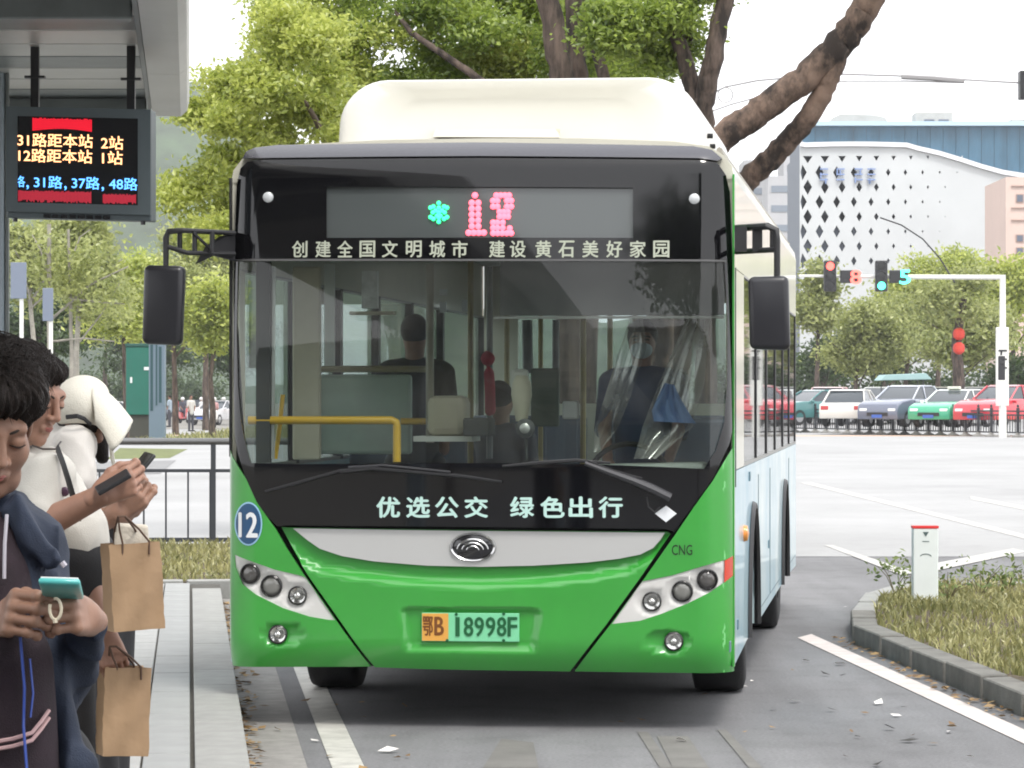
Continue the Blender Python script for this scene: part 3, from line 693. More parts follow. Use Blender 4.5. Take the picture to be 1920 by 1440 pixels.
def big_tree(name, label, cat, D, base_px, limbs, blobs, n, size, m, bark=None, group=None, nseg=10):
    bp = at(base_px, HY, D); o = Vector((bp.x, D, 0)); t = thing(name, label, cat, o, 0, group); q = MB()
    for pts, r0, r1 in limbs:
        P = [(at(x, y, D+dd) if y is not None else Vector((at(x, 745, D+dd).x, D+dd, 0)))-o for x, y, dd in pts]; limb(q, P, r0, r1, nseg, .07)
    q.build('trunk', bark or m_bark, t, smooth=True, ang=80)
    if n: leaf_cloud('crown', m, t, rel(blobs, o), n, size)
    return t
# tree with tall close stems right behind the bus
big_tree('tree', 'tall green tree with three close upright stems behind the bus roof', 'tree', 37, 1075,
  [([(1070,None,0),(1068,500,0),(1060,250,0),(1050,120,0),(1028,0,0),(1010,-80,0)], .17, .11), ([(1082,None,.4),(1088,400,.4),(1086,140,.4),(1075,0,.5),(1085,-70,.5)], .14, .08),
   ([(1096,None,0),(1120,260,-.1),(1132,150,0),(1105,40,.2),(1098,-60,0)], .09, .05), ([(1066,260,0),(900,150,.5),(770,60,.8),(740,20,1)], .06, .02), ([(1066,330,0),(780,300,.5),(690,240,1),(610,170,1.2)], .06, .02)],
  in_poly([(520,-60),(1240,-60),(1230,120),(1150,230),(900,300),(640,300),(600,180),(560,90)], 62, 34, 62, 39.4, 1.5, 21), 90000, .041, m_lg)
big_tree('tree', 'yellow-green spring tree left of the bus roof', 'tree', 33, 560,
  [([(560,None,0),(590,560,0),(640,330,0),(655,250,0)], .13, .07), ([(640,330,0),(590,220,.2),(555,165,.3)], .04, .015), ([(600,430,0),(500,330,.3),(430,300,.5)], .04, .012), ([(600,480,0),(480,470,.3),(380,420,.5)], .035, .012)],
  in_poly([(515,10),(600,30),(640,110),(640,270),(470,290),(440,420),(350,470),(330,420),(320,330),(370,250),(345,200),(420,170),(410,110),(475,80)], 46, 17, 36, 33.2, 1.0, 5), 36000, .036, m_ly)
big_tree('tree', 'dark forked tree rising behind the right end of the bus roof', 'tree', 36, 1315,
  [([(1325,None,0),(1322,400,0),(1318,230,0),(1295,150,0),(1270,70,0),(1262,-40,0)], .13, .07), ([(1322,260,0),(1318,200,-.1),(1335,120,-.2),(1350,40,-.2),(1375,-60,-.2)], .12, .09), ([(1300,180,.1),(1285,100,.2),(1300,20,.2)], .07, .04)],
  in_poly([(1150,-60),(1400,-60),(1350,20),(1300,60),(1255,150),(1200,170),(1150,120)], 16, 22, 42, 36.5, .8, 9), 19000, .041, m_lg)
big_tree('tree', 'leaning tree with two bare reddish limbs meeting above the bus corner', 'tree', 31.5, 1180,
  [([(1215,None,0),(1240,560,0),(1290,330,0),(1350,262,0),(1400,225,0),(1450,190,0),(1510,145,0),(1560,98,0),(1600,50,0),(1632,0,0),(1665,-60,0)], .13, .135),
   ([(1225,None,.35),(1290,560,.35),(1360,385,.35),(1407,333,.3),(1443,300,.25),(1480,263,.2),(1513,222,.1),(1540,180,.05),(1557,143,0),(1572,100,0),(1600,60,0)], .115, .09)],
  [blob(1720,-170,31.5,170,60,1.5)], 3000, .06, m_lg, m_barkr, nseg=14)
for nm_, poly_, n_, k_, sd_ in (('sunlit_leaves', [(880,60),(1220,60),(1210,190),(1100,270),(860,280)], 20, 13000, 31), ('upper', [(470,10),(640,-40),(760,60),(640,160),(520,120)], 14, 6000, 33)):  # first set: yellow-green leaves paint sunlit patches into the green crown
    t_ = [o_ for o_ in bpy.data.objects if o_.get('label', '').startswith('tall green tree with three')][0]
    leaf_cloud('crown', m_ly, t_, rel(in_poly(poly_, n_, 22, 40, 38.6, .8, sd_), t_.location), k_, .040)
# avenue trees on the right
def simple_tree(px, D, r_px, cy_px, h_px, n, size, m, label, bark=m_bark, group='trees beyond the avenue', wid=.13, name='tree'):
    bp = at(px, HY, D); o = Vector((bp.x, D, 0)); t = thing(name, label, 'tree', o, 0, group); q = MB(); s = D/F
    zc = H+(HY-cy_px)*s; rr_ = r_px*s; hh_ = h_px*s
    limb(q, [(0,0,0), (random.uniform(-.2,.2),0,zc*.5), (random.uniform(-.3,.3),0,zc)], wid*D/150+.03, .06, 7, .1)
    for i in range(6):
        a = random.uniform(0, 6.28); z0 = zc-hh_*random.uniform(.2, 1.0); limb(q, [(0,0,max(z0,zc*.45)), (math.cos(a)*rr_*.45, math.sin(a)*.8, z0+hh_*.35), (math.cos(a)*rr_*.85, math.sin(a)*1.4, z0+hh_*.6)], .05, .015, 5)
    q.build('trunk', bark, t, smooth=True, ang=80)
    bl = []
    for i in range(9):
        a = random.uniform(0, 6.28); rd = random.uniform(.15, .72); zz = random.uniform(-.75, .75)
        bl.append(((math.cos(a)*rr_*rd, math.sin(a)*rr_*rd*.7, zc+zz*hh_*.8), (rr_*random.uniform(.3,.5), rr_*.4, hh_*random.uniform(.25,.42)), 1))
    leaf_cloud('crown', m, t, bl, n, size); return t
for a in ((1610,185,88,640,85,14000,.14,m_lo,'round light green tree with thin trunk behind the white car'),
          (1760,200,95,545,110,17000,.14,m_ly,'tall pale yellow-green tree above the green traffic signal'),
          (1700,190,100,620,75,14000,.14,m_lo,'olive spreading tree behind the signal arm'),
          (1800,175,85,630,85,9000,.16,m_lo,'olive tree with dark trunk near the signal pole'),
          (1895,185,70,560,110,8000,.16,m_ly,'yellow-green tree partly cut by the right edge behind the pole'),
          (1530,200,60,560,75,6000,.17,m_lo,'green tree just right of the bus side'),
          (1660,215,55,690,38,4000,.16,m_ld,'low dark bush below the olive tree'),
          (1905,178,50,700,42,4000,.15,m_ld,'dark low shrub right of the signal pole'),
          (1545,222,60,680,55,5000,.17,m_ld,'dark shrub behind the teal car')):
    simple_tree(*a)
# trees on the left
for a in ((60,120,80,500,95,8000,.12,m_lo,'pale-stemmed tree behind the shelter post',m_barkp),
          (150,105,95,500,110,10000,.11,m_lo,'tree with thin pale branches behind the LED display',m_barkp),
          (240,135,85,560,95,8000,.12,m_ly,'light green tree above the green cabinet',m_bark),
          (330,150,80,560,110,9000,.13,m_lo,'olive tree seen behind the black mirror',m_bark),
          (400,140,70,590,75,8000,.12,m_ly,'bright tree between mirror and bus corner',m_bark),
          (385,170,85,480,75,8000,.14,m_lo,'hazy olive tree above the mirror bracket',m_bark),
          (100,160,120,620,60,9000,.14,m_ld,'darker tree low behind the two hatless people',m_bark),
          (290,240,110,640,55,6000,.18,m_ld,'distant dark tree behind the green cabinet',m_bark),
          (440,210,80,650,55,6000,.16,m_ld,'distant dark tree beside the left bus pillar',m_bark),
          (200,280,140,600,70,7000,.2,m_lo,'wide distant tree low beneath the display',m_bark)):
    simple_tree(*a[:9], bark=a[9], group='trees beyond the railing')
# bare pale branchy stems close to the shelter
bt = thing('tree', 'young tree with thin bare pale branches left of the cabinet', 'tree', (at(150,745,70).x,70,0), 0); q = MB()
for (x0_, y0_, x1_, y1_, r_) in ((95,760,92,420,.085),(135,760,128,430,.06),(95,600,240,500,.03),(130,560,235,570,.025),(100,640,215,640,.025),(92,520,60,440,.025),(128,500,170,430,.02),(150,640,225,530,.02)):
    a = at(x0_, y0_, 70); c = at(x1_, y1_, 70); o = Vector((at(150,745,70).x,70,0)); 
    if y0_ == 760: a.z = 0
    limb(q, [a-o, (a+c)/2-o+Vector((0,random.uniform(-.2,.2),random.uniform(-.1,.25))), c-o], r_, r_*.5, 6, .1)
q.build('trunk', m_barkp, bt, smooth=True, ang=80)
leaf_cloud('crown', m_lo, bt, rel([blob(120,480,70,100,70,.8), blob(200,560,70,60,50,.8)], Vector((at(150,745,70).x,70,0))), 2500, .07)
# low hedge masses filling the far sides
for i, (px, D, w, lab) in enumerate(((120,320,26,'long hedge far beyond the railing'),(1700,235,26,'long hedge behind the parked cars'))):
    p = at(px, 745, D); h_ = thing('hedge', lab, 'hedge', (p.x, D, 0)); leaf_cloud('leaves', m_ld, h_, [((x, 0, 1.6+random.random()), (2.2, 1.5, 2.0), 1) for x in np.linspace(-w/2, w/2, 14)], 16000, .2)
# trees behind the camera, seen in the windscreen
for i, (x, y, zc, r_, n, lab) in enumerate(((2.6,-9,8.2,3.0,9000,'street tree behind the viewpoint on the road side'),(-11,-22,7,4,7000,'street tree behind the viewpoint on the pavement side'),(6.5,-34,8,4,6000,'farther street tree behind the viewpoint'),(-3.0,-44,6.5,4,6000,'farthest street tree behind the viewpoint'))):
    t = thing('tree', lab, 'tree', (x, y, 0), 0, 'trees behind the viewpoint'); q = MB(); limb(q, [(0,0,0),(.2,0,3),(0,.2,zc)], .24, .1, 8, .08)
    for k in range(5): a = k*1.26; limb(q, [(0,0,zc*.5),(math.cos(a)*r_*.5,math.sin(a)*r_*.5,zc*.8),(math.cos(a)*r_*.8,math.sin(a)*r_*.8,zc)], .1, .03, 6)
    q.build('trunk', m_bark, t, smooth=True); leaf_cloud('crown', m_ld, t, [((math.cos(k*1.1)*r_*.6, math.sin(k*1.1)*r_*.6, zc+random.uniform(-1.4,1.4)), (r_*.5,r_*.5,r_*.35), 1) for k in range(7)], n, .13)

bb_ = thing('reflection_block', 'unseen long grey block added behind the viewpoint for reflections', 'building'); q = MB(); q.bb(-60, 70, -72, -60, 0, 15); q.build('wall', mat('rear_block_grey', (.16,.16,.155), .8, var=.1, scale=.3), bb_)  # unseen block, added so the lower windscreen surround reflects something dark
for k in range(5):
    q = MB(); q.bb(-58, 68, -60.0+.02, -59.9, 1.4+k*2.8, 2.8+k*2.8); q.build('window_band', m_dk, bb_)
# ================================================================== VEHICLES AND STREET FURNITURE, FAR SIDE
m_tyre = mat('tyre_rubber', (.018,.018,.019), .75, bump=.3, bscale=80); m_rim = mat('rim_metal', (.4,.4,.41), .35, metal=.8)
m_cglass = mat('car_glass', (.03,.04,.05), .06, spec=.8); m_lampw = mat('lamp_clear', (.7,.72,.72), .15, coat=1); m_lampr = mat('lamp_red', (.45,.02,.02), .2, coat=1); m_trimb = mat('trim_black', (.02,.02,.022), .45)
def car_meshes(L=4.5, Wd=1.78, hgt=1.46, suv=0):
    # x = length (front at +x), y = width
    low = [(-L/2,.32),(-L/2-.02,.62),(-L/2+.03,.90+suv),(-L/2+.7,.97+suv),(L/2-1.15,.99+suv*.9),(L/2-.45,.92+suv*.8),(L/2-.08,.80+suv*.7),(L/2,.62),(L/2-.02,.30)]
    b_ = MB(); k = len(low); ys = (-Wd/2,-Wd/2+.06,Wd/2-.06,Wd/2); ins = (0,0,0,0)
    vs = []
    for j, y in enumerate(ys):
        for x, z in low: vs.append((x*(.985 if j in (0,3) else 1), y, z-(.03 if j in (0,3) and z > .5 else 0)))
    fs = [tuple(range(k)), tuple(3*k+i for i in range(k-1, -1, -1))]
    for j in range(3):
        for i in range(k): fs.append((j*k+i, (j+1)*k+i, (j+1)*k+(i+1)%k, j*k+(i+1)%k))
    b_.add(vs, fs); body = b_.mesh('body', bevel=.05, seg=2, smooth=True, ang=35)
    zb = .9+suv; r_ = MB(); gl = [(-L/2+.45,zb),(-L/2+1.05,hgt-.04),(L/2-2.3,hgt-.02),(L/2-1.35,zb)]
    def house(pts, inset, w0, w1):
        v = []
        for s in (-1, 1):
            for x, z in pts: t = (z-zb)/(hgt-zb); v.append((x, s*(w0+(w1-w0)*t), z))
        return v, [(0,1,2,3),(7,6,5,4),(0,4,5,1),(1,5,6,2),(2,6,7,3),(3,7,4,0)]
    gm = MB().add(*house(gl, 0, Wd/2-.06, Wd/2-.24)).mesh('windows', bevel=.04, seg=1, smooth=True, ang=30)
    rp = [(-L/2+.98,hgt-.05),(-L/2+1.2,hgt),(L/2-2.45,hgt+.01),(L/2-2.2,hgt-.06)]; v = []
    for s in (-1, 1):
        for x, z in rp: v.append((x, s*(Wd/2-.22), z))
    roof = MB().add(v, [(0,1,2,3),(7,6,5,4),(0,4,5,1),(1,5,6,2),(2,6,7,3),(3,7,4,0)])
    for s in (-1, 1):
        for (xa, za, xb, zb2) in ((-L/2+.42,zb,-L/2+1.04,hgt-.03),(L/2-1.32,zb,L/2-2.26,hgt-.03),(-.25,zb,-.3,hgt-.03)):
            t = lambda z: Wd/2-.05-(.18)*(z-zb)/(hgt-zb); roof.beam((xa, s*t(za), za), (xb, s*t(zb2), zb2), .05, .07)
    roof = roof.mesh('roof', bevel=.015, seg=1, smooth=True, ang=40)
    return body, gm, roof
def car(label, p, rz, col, col2=None, suv=0, group='cars waiting behind the avenue fence', plate=True, taxi=False):
    t = thing('parked_car', label, 'car', p, rz, group); m = mat('car_paint_'+'_'.join('%02d' % int(c*99) for c in col), col, .25, coat=.8)
    m2 = mat('car_paint_'+'_'.join('%02d' % int(c*99) for c in (col2 or col)), col2 or col, .25, coat=.8)
    bd, gm, rf = CARM[suv]; link('body', bd, m, t); link('windows', gm, m_cglass, t); link('roof', rf, m2, t); L, Wd = 4.5, 1.78
    for x in (-1.35, 1.38):
        for s in (-1, 1):
            w = link('wheel', WHEEL, m_tyre, t); w.location = (x, s*(Wd/2-.1), .32); w.rotation_euler = (0, 0, 0 if s > 0 else math.pi)
            link('rim', RIM, m_rim, w)
    for s in (-1, 1):
        MB().box((L/2-.06, s*.62, .66), (.12, .34, .13)).build('headlight', m_lampw, t, bevel=.03); MB().box((-L/2+.02, s*.66, .74), (.1, .3, .16)).build('tail_light', m_lampr, t, bevel=.02)
        MB().box((L/2-1.5, s*(Wd/2+.08), .98+suv*.1), (.1, .16, .12)).build('mirror', m2, t, bevel=.03)
    MB().box((L/2-.01, 0, .5), (.06, .9, .14)).build('grille', m_trimb, t, bevel=.01); MB().box((L/2+.03, 0, .42), (.02, .44, .12)).build('number_plate', mat('plate_blue', (.05,.12,.45), .5), t)
    if taxi: MB().box((-.1, 0, 1.52), (.2, .5, .11)).build('roof_sign', mat('taxi_sign', (.7,.7,.6), .5), t, bevel=.02)
    return t
CARM = {0: car_meshes(), .12: car_meshes(hgt=1.62, suv=.12)}
WHEEL = MB().lathe([(.2,-.1),(.31,-.1),(.33,-.06),(.33,.06),(.31,.1),(.2,.1)], (0,0,0), 'Y', 20).mesh('wheel', smooth=True)
RIM = MB().lathe([(0,.07),(.06,.075),(.2,.06),(.2,-.09),(0,-.09)], (0,0,0), 'Y', 16).mesh('rim', smooth=True)
rows = [('cream white saloon car nearest the bus side behind the fence', 1600, 152, 72, (.66,.64,.6), None, 0, 0),
        ('dark grey-blue car with pale roof between the white car and the green taxi', 1695, 150, 236, (.13,.15,.21), (.50,.53,.60), .12, 0),
        ('green and white taxi beside the red car', 1787, 148, 238, (.04,.36,.2), (.72,.76,.74), 0, 1),
        ('red car behind the fence at the right edge', 1880, 146, 232, (.55,.04,.06), None, .12, 0),
        ('dark teal car partly hidden by the bus side', 1522, 160, 215, (.04,.16,.16), None, 0, 0)]
for lab, px, D, ang, c1_, c2_, suv, tx in rows: p = at(px, 745, D); car(lab, (p.x, D, .36), R(ang), c1_, c2_, suv, taxi=bool(tx)).scale = (1.12,)*3
for lab, px, D, ang, c1_ in (('pink car roof in the second row behind the cream car', 1560, 172, 75, (.5,.3,.3)), ('white car in the second row behind the dark grey-blue one', 1650, 171, 250, (.6,.62,.6)),
                             ('white van-like car in the second row behind the taxi', 1762, 170, 70, (.62,.6,.55)), ('pale car in the second row left of the signal pole', 1838, 168, 250, (.55,.55,.55))):
    p = at(px, 745, D); car(lab, (p.x, D, .36), R(ang), c1_, None, .12).scale = (1.12,)*3
for lab, px, D, ang, c1_ in (('white car seen between the hat and the green cabinet', 222, 172, 20, (.75,.75,.75)), ('silver car far down the side road beside the bus pillar', 405, 205, 250, (.6,.6,.62)), ('dark car parked under the far trees on the left', 345, 235, 185, (.1,.11,.13)), ('white car parked far behind the cabinet', 375, 245, 175, (.7,.7,.7)), ('blue car under the trees above the two women', 150, 215, 175, (.15,.3,.45))):
    p = at(px, 745, D); car(lab, (p.x, D, 0), R(ang), c1_, None, 0, group='cars down the side road')
# tricycle with a teal canopy
tc_ = at(1692, 745, 163); t = thing('covered_tricycle', 'cargo tricycle under a pale teal canopy behind the dark grey-blue car', 'tricycle', (tc_.x, 163, .5), R(10)); m_teal = mat('canopy_teal', (.28,.42,.42), .6)
q = MB(); q.prism([(-1.25,1.95),(-1.0,2.22),(1.0,2.3),(1.3,2.0)], lambda x, z, s: (x, -.6+1.2*s, z), 1); q.build('canopy', m_teal, t, bevel=.03)
for x in (-.9, .9): q = MB(); q.tube([(x,-.5,.6),(x,-.5,2.0)], .025, 6); q.tube([(x,.5,.6),(x,.5,2.0)], .025, 6); q.build('canopy_post', m_trimb, t)
MB().box((-.4,0,.75), (1.4,1.0,.5)).build('cargo_box', mat('tricycle_blue', (.12,.22,.35), .5), t, bevel=.04); MB().box((.75,0,.95), (.35,.7,.7)).build('windshield', mat('trike_grey', (.5,.55,.58), .3), t, bevel=.06)
for x, y in ((-.8,-.45),(-.8,.45),(.95,0)): w = link('wheel', WHEEL, m_tyre, t); w.location = (x, y, .33)
# fence along the avenue
fa, fb = at(1490, 745, 161), at(1960, 745, 138); fa.z = fb.z = 0; fd = (fb-fa); L_ = fd.length; fu = fd.normalized(); ang = math.atan2(fu.y, fu.x)
fn = thing('street_fence', 'black metal fence with footed posts between avenue and waiting cars', 'fence', fa, ang); m_fb = mat('fence_black', (.03,.032,.036), .4, metal=.3)
POST = MB().box((0,0,.62), (.10,.10,1.2)).lathe([(0,1.22),(.055,1.26),(.06,1.3),(.03,1.36),(0,1.37)], (0,0,0), 'Z', 8).mesh('post'); FOOT = MB().lathe([(.26,0),(.26,.05),(.12,.12),(.06,.2),(0,.2)], (0,0,0), 'Z', 12).mesh('foot')
n = int(L_/1.15)
for i in range(n+1):
    o = link('post', POST, m_fb, fn); o.location = (i*L_/n, 0, 0); f_ = link('foot', FOOT, mat('fence_foot', (.25,.24,.22), .7), o)
for i in range(n):
    for z in (1.08, .92, .2): MB().box(((i+.5)*L_/n, 0, z), (L_/n-.10, .05, .06)).build('rail', m_fb, fn)
    if i % 2 == 0: pass
bm_ = MB().box((0,0,.56), (.03,.03,.68)).mesh('picket')
for i in range(n):
    for k in range(1, 5): o = link('picket', bm_, m_fb, fn); o.location = ((i+k/5)*L_/n, 0, 0)

# traffic signal gantry
Dg = 139; m_gw = mat('gantry_white', (.72,.72,.68), .4); gx = at(1880, 745, Dg).x
g = thing('traffic_signal_mast', 'white traffic signal mast with a long arm over the avenue', 'traffic light', (gx, Dg, 0)); zt = H+(HY-520)*Dg/F
MB().tube([(0,0,0),(0,0,1.2),(0,0,zt+.1)], [.17,.15,.12], 12).build('pole', m_gw, g, smooth=True); xa = at(1498, 745, Dg).x-gx
MB().tube([(0,0,zt),(xa*.5,0,zt+.02),(xa,0,zt+.06)], [.1,.09,.05], 10).build('arm', m_gw, g, smooth=True)
MB().box((-.02,0,2.9), (.5,.3,3.2)).build('control_box', m_gw, g, bevel=.03)
q = MB()
for z in (3.55,3.2,2.85): q.box((-.02,-.16,z), (.34,.03,.07)); q.box((-.08,-.16,z-.1), (.07,.03,.16))
q.build('box_print', m_trimb, g)
m_red = mat('signal_red', (1,.09,.07), .5, emit=2.6); m_grn = mat('signal_green', (.08,1,.62), .5, emit=2.0)
def signal(px, lit, lab):
    p = at(px, 518, Dg); s = thing('signal_head', lab, 'traffic light', (p.x, Dg-.25, p.z), 0, 'signal heads on the mast arm')
    MB().box((0,0,0), (.5,.3,1.26)).build('housing', m_trimb, s, bevel=.05)
    for k in range(3):
        z = .4-k*.4; on = (k == lit); m = (m_red if k == 0 else m_grn) if on else mat('lens_dark', (.03,.03,.03), .2)
        MB().lathe([(0,-.17),(.165,-.16),(.165,-.14)], (0,0,z), (0,1,0), 16).build('lens', m, s, smooth=True)
        MB().tube([(.19*math.cos(a), -.24, z+.19*math.sin(a)) for a in np.linspace(.2, 2.94, 9)], .025, 5).build('visor', m_trimb, s)
signal(1555, 0, 'signal head lit red near the arm tip'); signal(1651, 2, 'signal head lit green in the middle of the arm')
def countdown(px, txt, m, lab):
    p = at(px, 520, Dg); s = thing('countdown_display', lab, 'display', (p.x, Dg-.25, p.z), 0, 'countdown boxes on the mast arm')
    MB().box((-.12,0,.02), (.75,.25,.52)).build('housing', m_trimb, s, bevel=.03)
    word('digit', txt, .5, m, s, Matrix.Translation((.13,-.14,0)) @ Matrix.Rotation(R(90), 4, 'X'), bold=.02, fit=(.42,.56))
countdown(1597, '8', m_red, 'countdown box with red digit beside the red signal'); countdown(1689, '5', m_grn, 'countdown box with green digit beside the green signal')
pp = at(1878, 690, 134); ps = thing('pedestrian_signal', 'small dark signal low on the mast by the control box', 'traffic light', (pp.x, 134, pp.z)); MB().box((0,0,0), (.26,.2,.95)).build('housing', m_trimb, ps, bevel=.03)
MB().lathe([(0,-.12),(.09,-.11),(.09,-.1)], (0,0,.2), (0,1,0), 12).build('lens', mat('lens_dark', (.03,.03,.03), .2), ps)
# red lanterns on a tree trunk
lt = at(1795, 640, 168); la = thing('red_lantern', 'red lanterns hanging on the dark trunk near the mast', 'lantern', (lt.x, 167.4, lt.z))
for i, z in enumerate((.35,-.35)): MB().lathe([(.1,-.3),(.26,-.18),(.3,0),(.26,.18),(.1,.3)], (0,0,z), 'Z', 12).build('lantern_body', mat('lantern_red', (.6,.05,.03), .6), la, smooth=True)
MB().tube([(0,0,-.9),(0,0,1.1)], .02, 5).build('cord', m_trimb, la)
tk = thing('tree', 'thick dark trunk with lanterns between taxi and red car', 'tree', (lt.x, 168, 0)); q = MB(); limb(q, [(0,0,0),(.05,0,2),(-.05,0,4.5),(.3,0,6.5)], .38, .18, 9, .1); q.build('trunk', m_bark, tk, smooth=True); leaf_cloud('crown', m_lo, tk, [((.2,0,6.6),(2.2,1.5,1.3),1)], 3500, .15)
# curved lamp arms over the avenue
Dl = 60; m_wire = mat('lamp_arm_grey', (.30,.29,.29), .4, metal=.4)
la_ = thing('street_lamp', 'street lamp with long curved double arms crossing the sky', 'street lamp', (at(1960,745,Dl).x, Dl, 0)); ox = Vector((at(1960,745,Dl).x, Dl, 0))
def arc(pts, r_, nm, m): q = MB(); q.tube([at(x, y, Dl)-ox for x, y in pts], r_, 6); return q.build(nm, m, la_, smooth=True)
arc([(1325,180),(1360,163),(1420,151),(1500,144),(1580,139),(1680,142),(1800,149),(1960,158)], .016, 'arm', m_wire); arc([(1325,212),(1370,196),(1430,180),(1500,160),(1590,152),(1700,152),(1800,155)], .013, 'arm', m_wire)
arc([(1690,144),(1750,147),(1808,152)], .045, 'lamp_head', m_wire); arc([(1360+14*math.cos(a), 178+14*math.sin(a)) for a in np.linspace(0, 6.28, 20)], .012, 'ring', m_wire)
q = MB(); q.tube([(0,0,0),(0,0,H+(HY-150)*Dl/F)], .11, 10); q.build('pole', m_wire, la_, smooth=True)
q = MB(); p = at(1917,160,Dl)-ox; q.box(p, (.12,.3,.5)); q.build('camera_box', m_trimb, la_, bevel=.02)
cb = thing('overhead_cable', 'thin black cable hanging in front of the white facade', 'cable'); q = MB(); q.tube([at(1650,408,150), at(1690,422,150), at(1730,448,150), at(1762,484,150), at(1790,530,150)], .035, 5); q.build('cable', m_trimb, cb)

# ---- left side furniture
Dc = 128; p = at(262, 745, Dc); cg = thing('utility_cabinet', 'tall dark green utility cabinet beside a grey sign pillar', 'cabinet', (p.x, Dc, 0)); s = Dc/F
m_cgn = mat('cabinet_green', (.008,.12,.085), .5, var=.1, scale=1); zt = H+(HY-650)*s; zb_ = H+(HY-778)*s
MB().bb(-26*s, 22*s, 0, .9, zb_, zt).build('body', m_cgn, cg, bevel=.03); MB().bb(-27*s, 23*s, -.04, .95, zt, zt+.12).build('lid', mat('cabinet_dark', (.01,.07,.055), .5), cg, bevel=.02); MB().bb(-20*s, 18*s, .1, .8, 0, zb_).build('plinth', mat('plinth_dark', (.05,.05,.04), .8), cg)
MB().bb(8*s, 20*s, -.02, -.003, H+(HY-694)*s, H+(HY-688)*s).build('label_plate', m_lampw, cg); MB().bb(-18*s, -14*s, -.02, -.003, H+(HY-718)*s, H+(HY-707)*s).build('handle', m_lampw, cg)
p = at(294, 745, Dc-4); s = (Dc-4)/F; pil = thing('sign_pillar', 'grey-blue slotted sign pillar right of the green cabinet', 'sign', (p.x, Dc-4, 0)); m_pil = mat('pillar_grey_blue', (.13,.18,.23), .5); m_pld = mat('pillar_slot_dark', (.015,.06,.07), .5)
ztp = H+(HY-636)*s; MB().bb(-15*s, 15*s, 0, .5, 0, ztp).build('shaft', m_pil, pil, bevel=.02)
for a, b_, y0_, y1_ in ((-12,-7,645,770),(-2,1,645,760),(4,9,650,755)): MB().bb(a*s, b_*s, -.02, .004, H+(HY-y1_)*s, H+(HY-y0_)*s).build('slot', m_pld, pil)
vb = [(-14,205),(-3.2,205),(-4.8,118),(-14,118)]
sheet('far_verge', vb, .03, m_grassb, kind='structure')
blades('far_grass', [(x, y, .03) for x, y in fill(vb, 5000)], .22, .03, kind='stuff')
for px, yt, w, y0_, lab in ((35,492,30,560,'larger grey-blue sign seen from behind on a thin post left of the trees'),(90,540,20,602,'smaller grey sign seen from behind on a pale post')):
    Dd = 66; p = at(px, 745, Dd); s = Dd/F; t = thing('road_sign', lab, 'sign', (p.x, Dd, 0), 0, 'signs seen from behind')
    MB().tube([(.05,0.04,0),(.05,.04,H+(HY-yt)*s)], .04, 8).build('post', m_gw, t, smooth=True); MB().bb(-w/2*s, w/2*s, -.03, 0, H+(HY-y0_)*s, H+(HY-yt)*s).build('panel', mat('sign_back_grey', (.17,.2,.26), .5), t, bevel=.01)
sl = at(400, 745, 190)
# riders, built with the people further below
# ================================================================== THE BUS
TH = math.atan((1686-960)/F); CT, ST = math.cos(TH), math.sin(TH); BD = 16.9
B0 = Vector(((889-960)/F*BD, BD, 0)); HWB = 1.273; LB = 10.5
bus = thing('city_bus', 'green and white city bus on route 12 pulling in at the kerb', 'bus', B0, -TH)
def sstep(a, b, x): t = min(1, max(0, (x-a)/(b-a))); return t*t*(3-2*t)
def base_dep(u, z):
    a = min(abs(u), HWB); d = .075*(a/HWB)**2; r = .17
    if a > HWB-r: d += r-math.sqrt(max(0, r*r-(a-(HWB-r))**2))
    if z > 1.30: d += .062*(z-1.30)**1.35
    if z > 2.78: d += (z-2.78)**2*5
    if z < .46: d += (.46-z)**2*2.2
    return d
def P2(px, py, v=None):
    vv = 0 if v is None else v
    for _ in range(6):
        a = (px-960)/F; u = (a*(B0.y+vv*CT)-B0.x-vv*ST)/(CT+a*ST); Y = B0.y-u*ST+vv*CT; z = H+(HY-py)/F*Y
        if v is None: vv = base_dep(max(-1.24, min(1.24, u)), z)
    return u, z
def side(px, py):                         # point on the bus side plane seen at a photo pixel
    a = (px-960)/F; v = (a*(B0.y-HWB*ST)-B0.x-HWB*CT)/(ST-a*CT); Y = B0.y-HWB*ST+v*CT; return v, H+(HY-py)/F*Y
def clampu(p): return (max(-HWB+.0005, min(HWB-.0005, p[0])), p[1])
def PP(lst): return [clampu(P2(x, y)) for x, y in lst]
ridge = [(u, z) for u, z in PP([(520,1010),(560,1062),(600,1080),(700,1094),(800,1103),(900,1106),(1000,1103),(1100,1093),(1180,1080),(1230,1050),(1262,1004)])]
def zr(u):
    if u <= ridge[0][0]: return ridge[0][1]
    for (a, za), (b, zb) in zip(ridge, ridge[1:]):
        if a <= u <= b: return za+(zb-za)*(u-a)/(b-a)
    return ridge[-1][1]
pl0, pl1 = P2(752, 1141), P2(1012, 1217)
def bump(u, z):                           # scoop under the silver band, number plate recess
    d = .045*sstep(0, .055, z-zr(u)) - .0*z
    d += .012*sstep(0, .5, z-zr(u))
    ins = sstep(pl0[0]-.02+.12*(pl0[1]-z), pl0[0]+.03+.12*(pl0[1]-z), u)*(1-sstep(pl1[0]-.03-.12*(pl0[1]-z), pl1[0]+.02-.12*(pl0[1]-z), u))*(1-sstep(pl0[1]-.008, pl0[1]+.008, z))*sstep(pl1[1]-.025, pl1[1]+.02, z)
    d += .028*ins
    return d
FOG = [P2(520, 1190), P2(1263, 1203)]
def fogd(u, z):
    d = 0
    for i, (fu_, fz) in enumerate(FOG):
        e = (u-fu_-(.03 if i == 0 else -.03))/.125; g = (z-fz)/.062; q_ = e*e+g*g
        if q_ < 1: d += .03*(1-q_)**.8
    return d
dep_c = lambda u, z: base_dep(u, z)+bump(u, z)
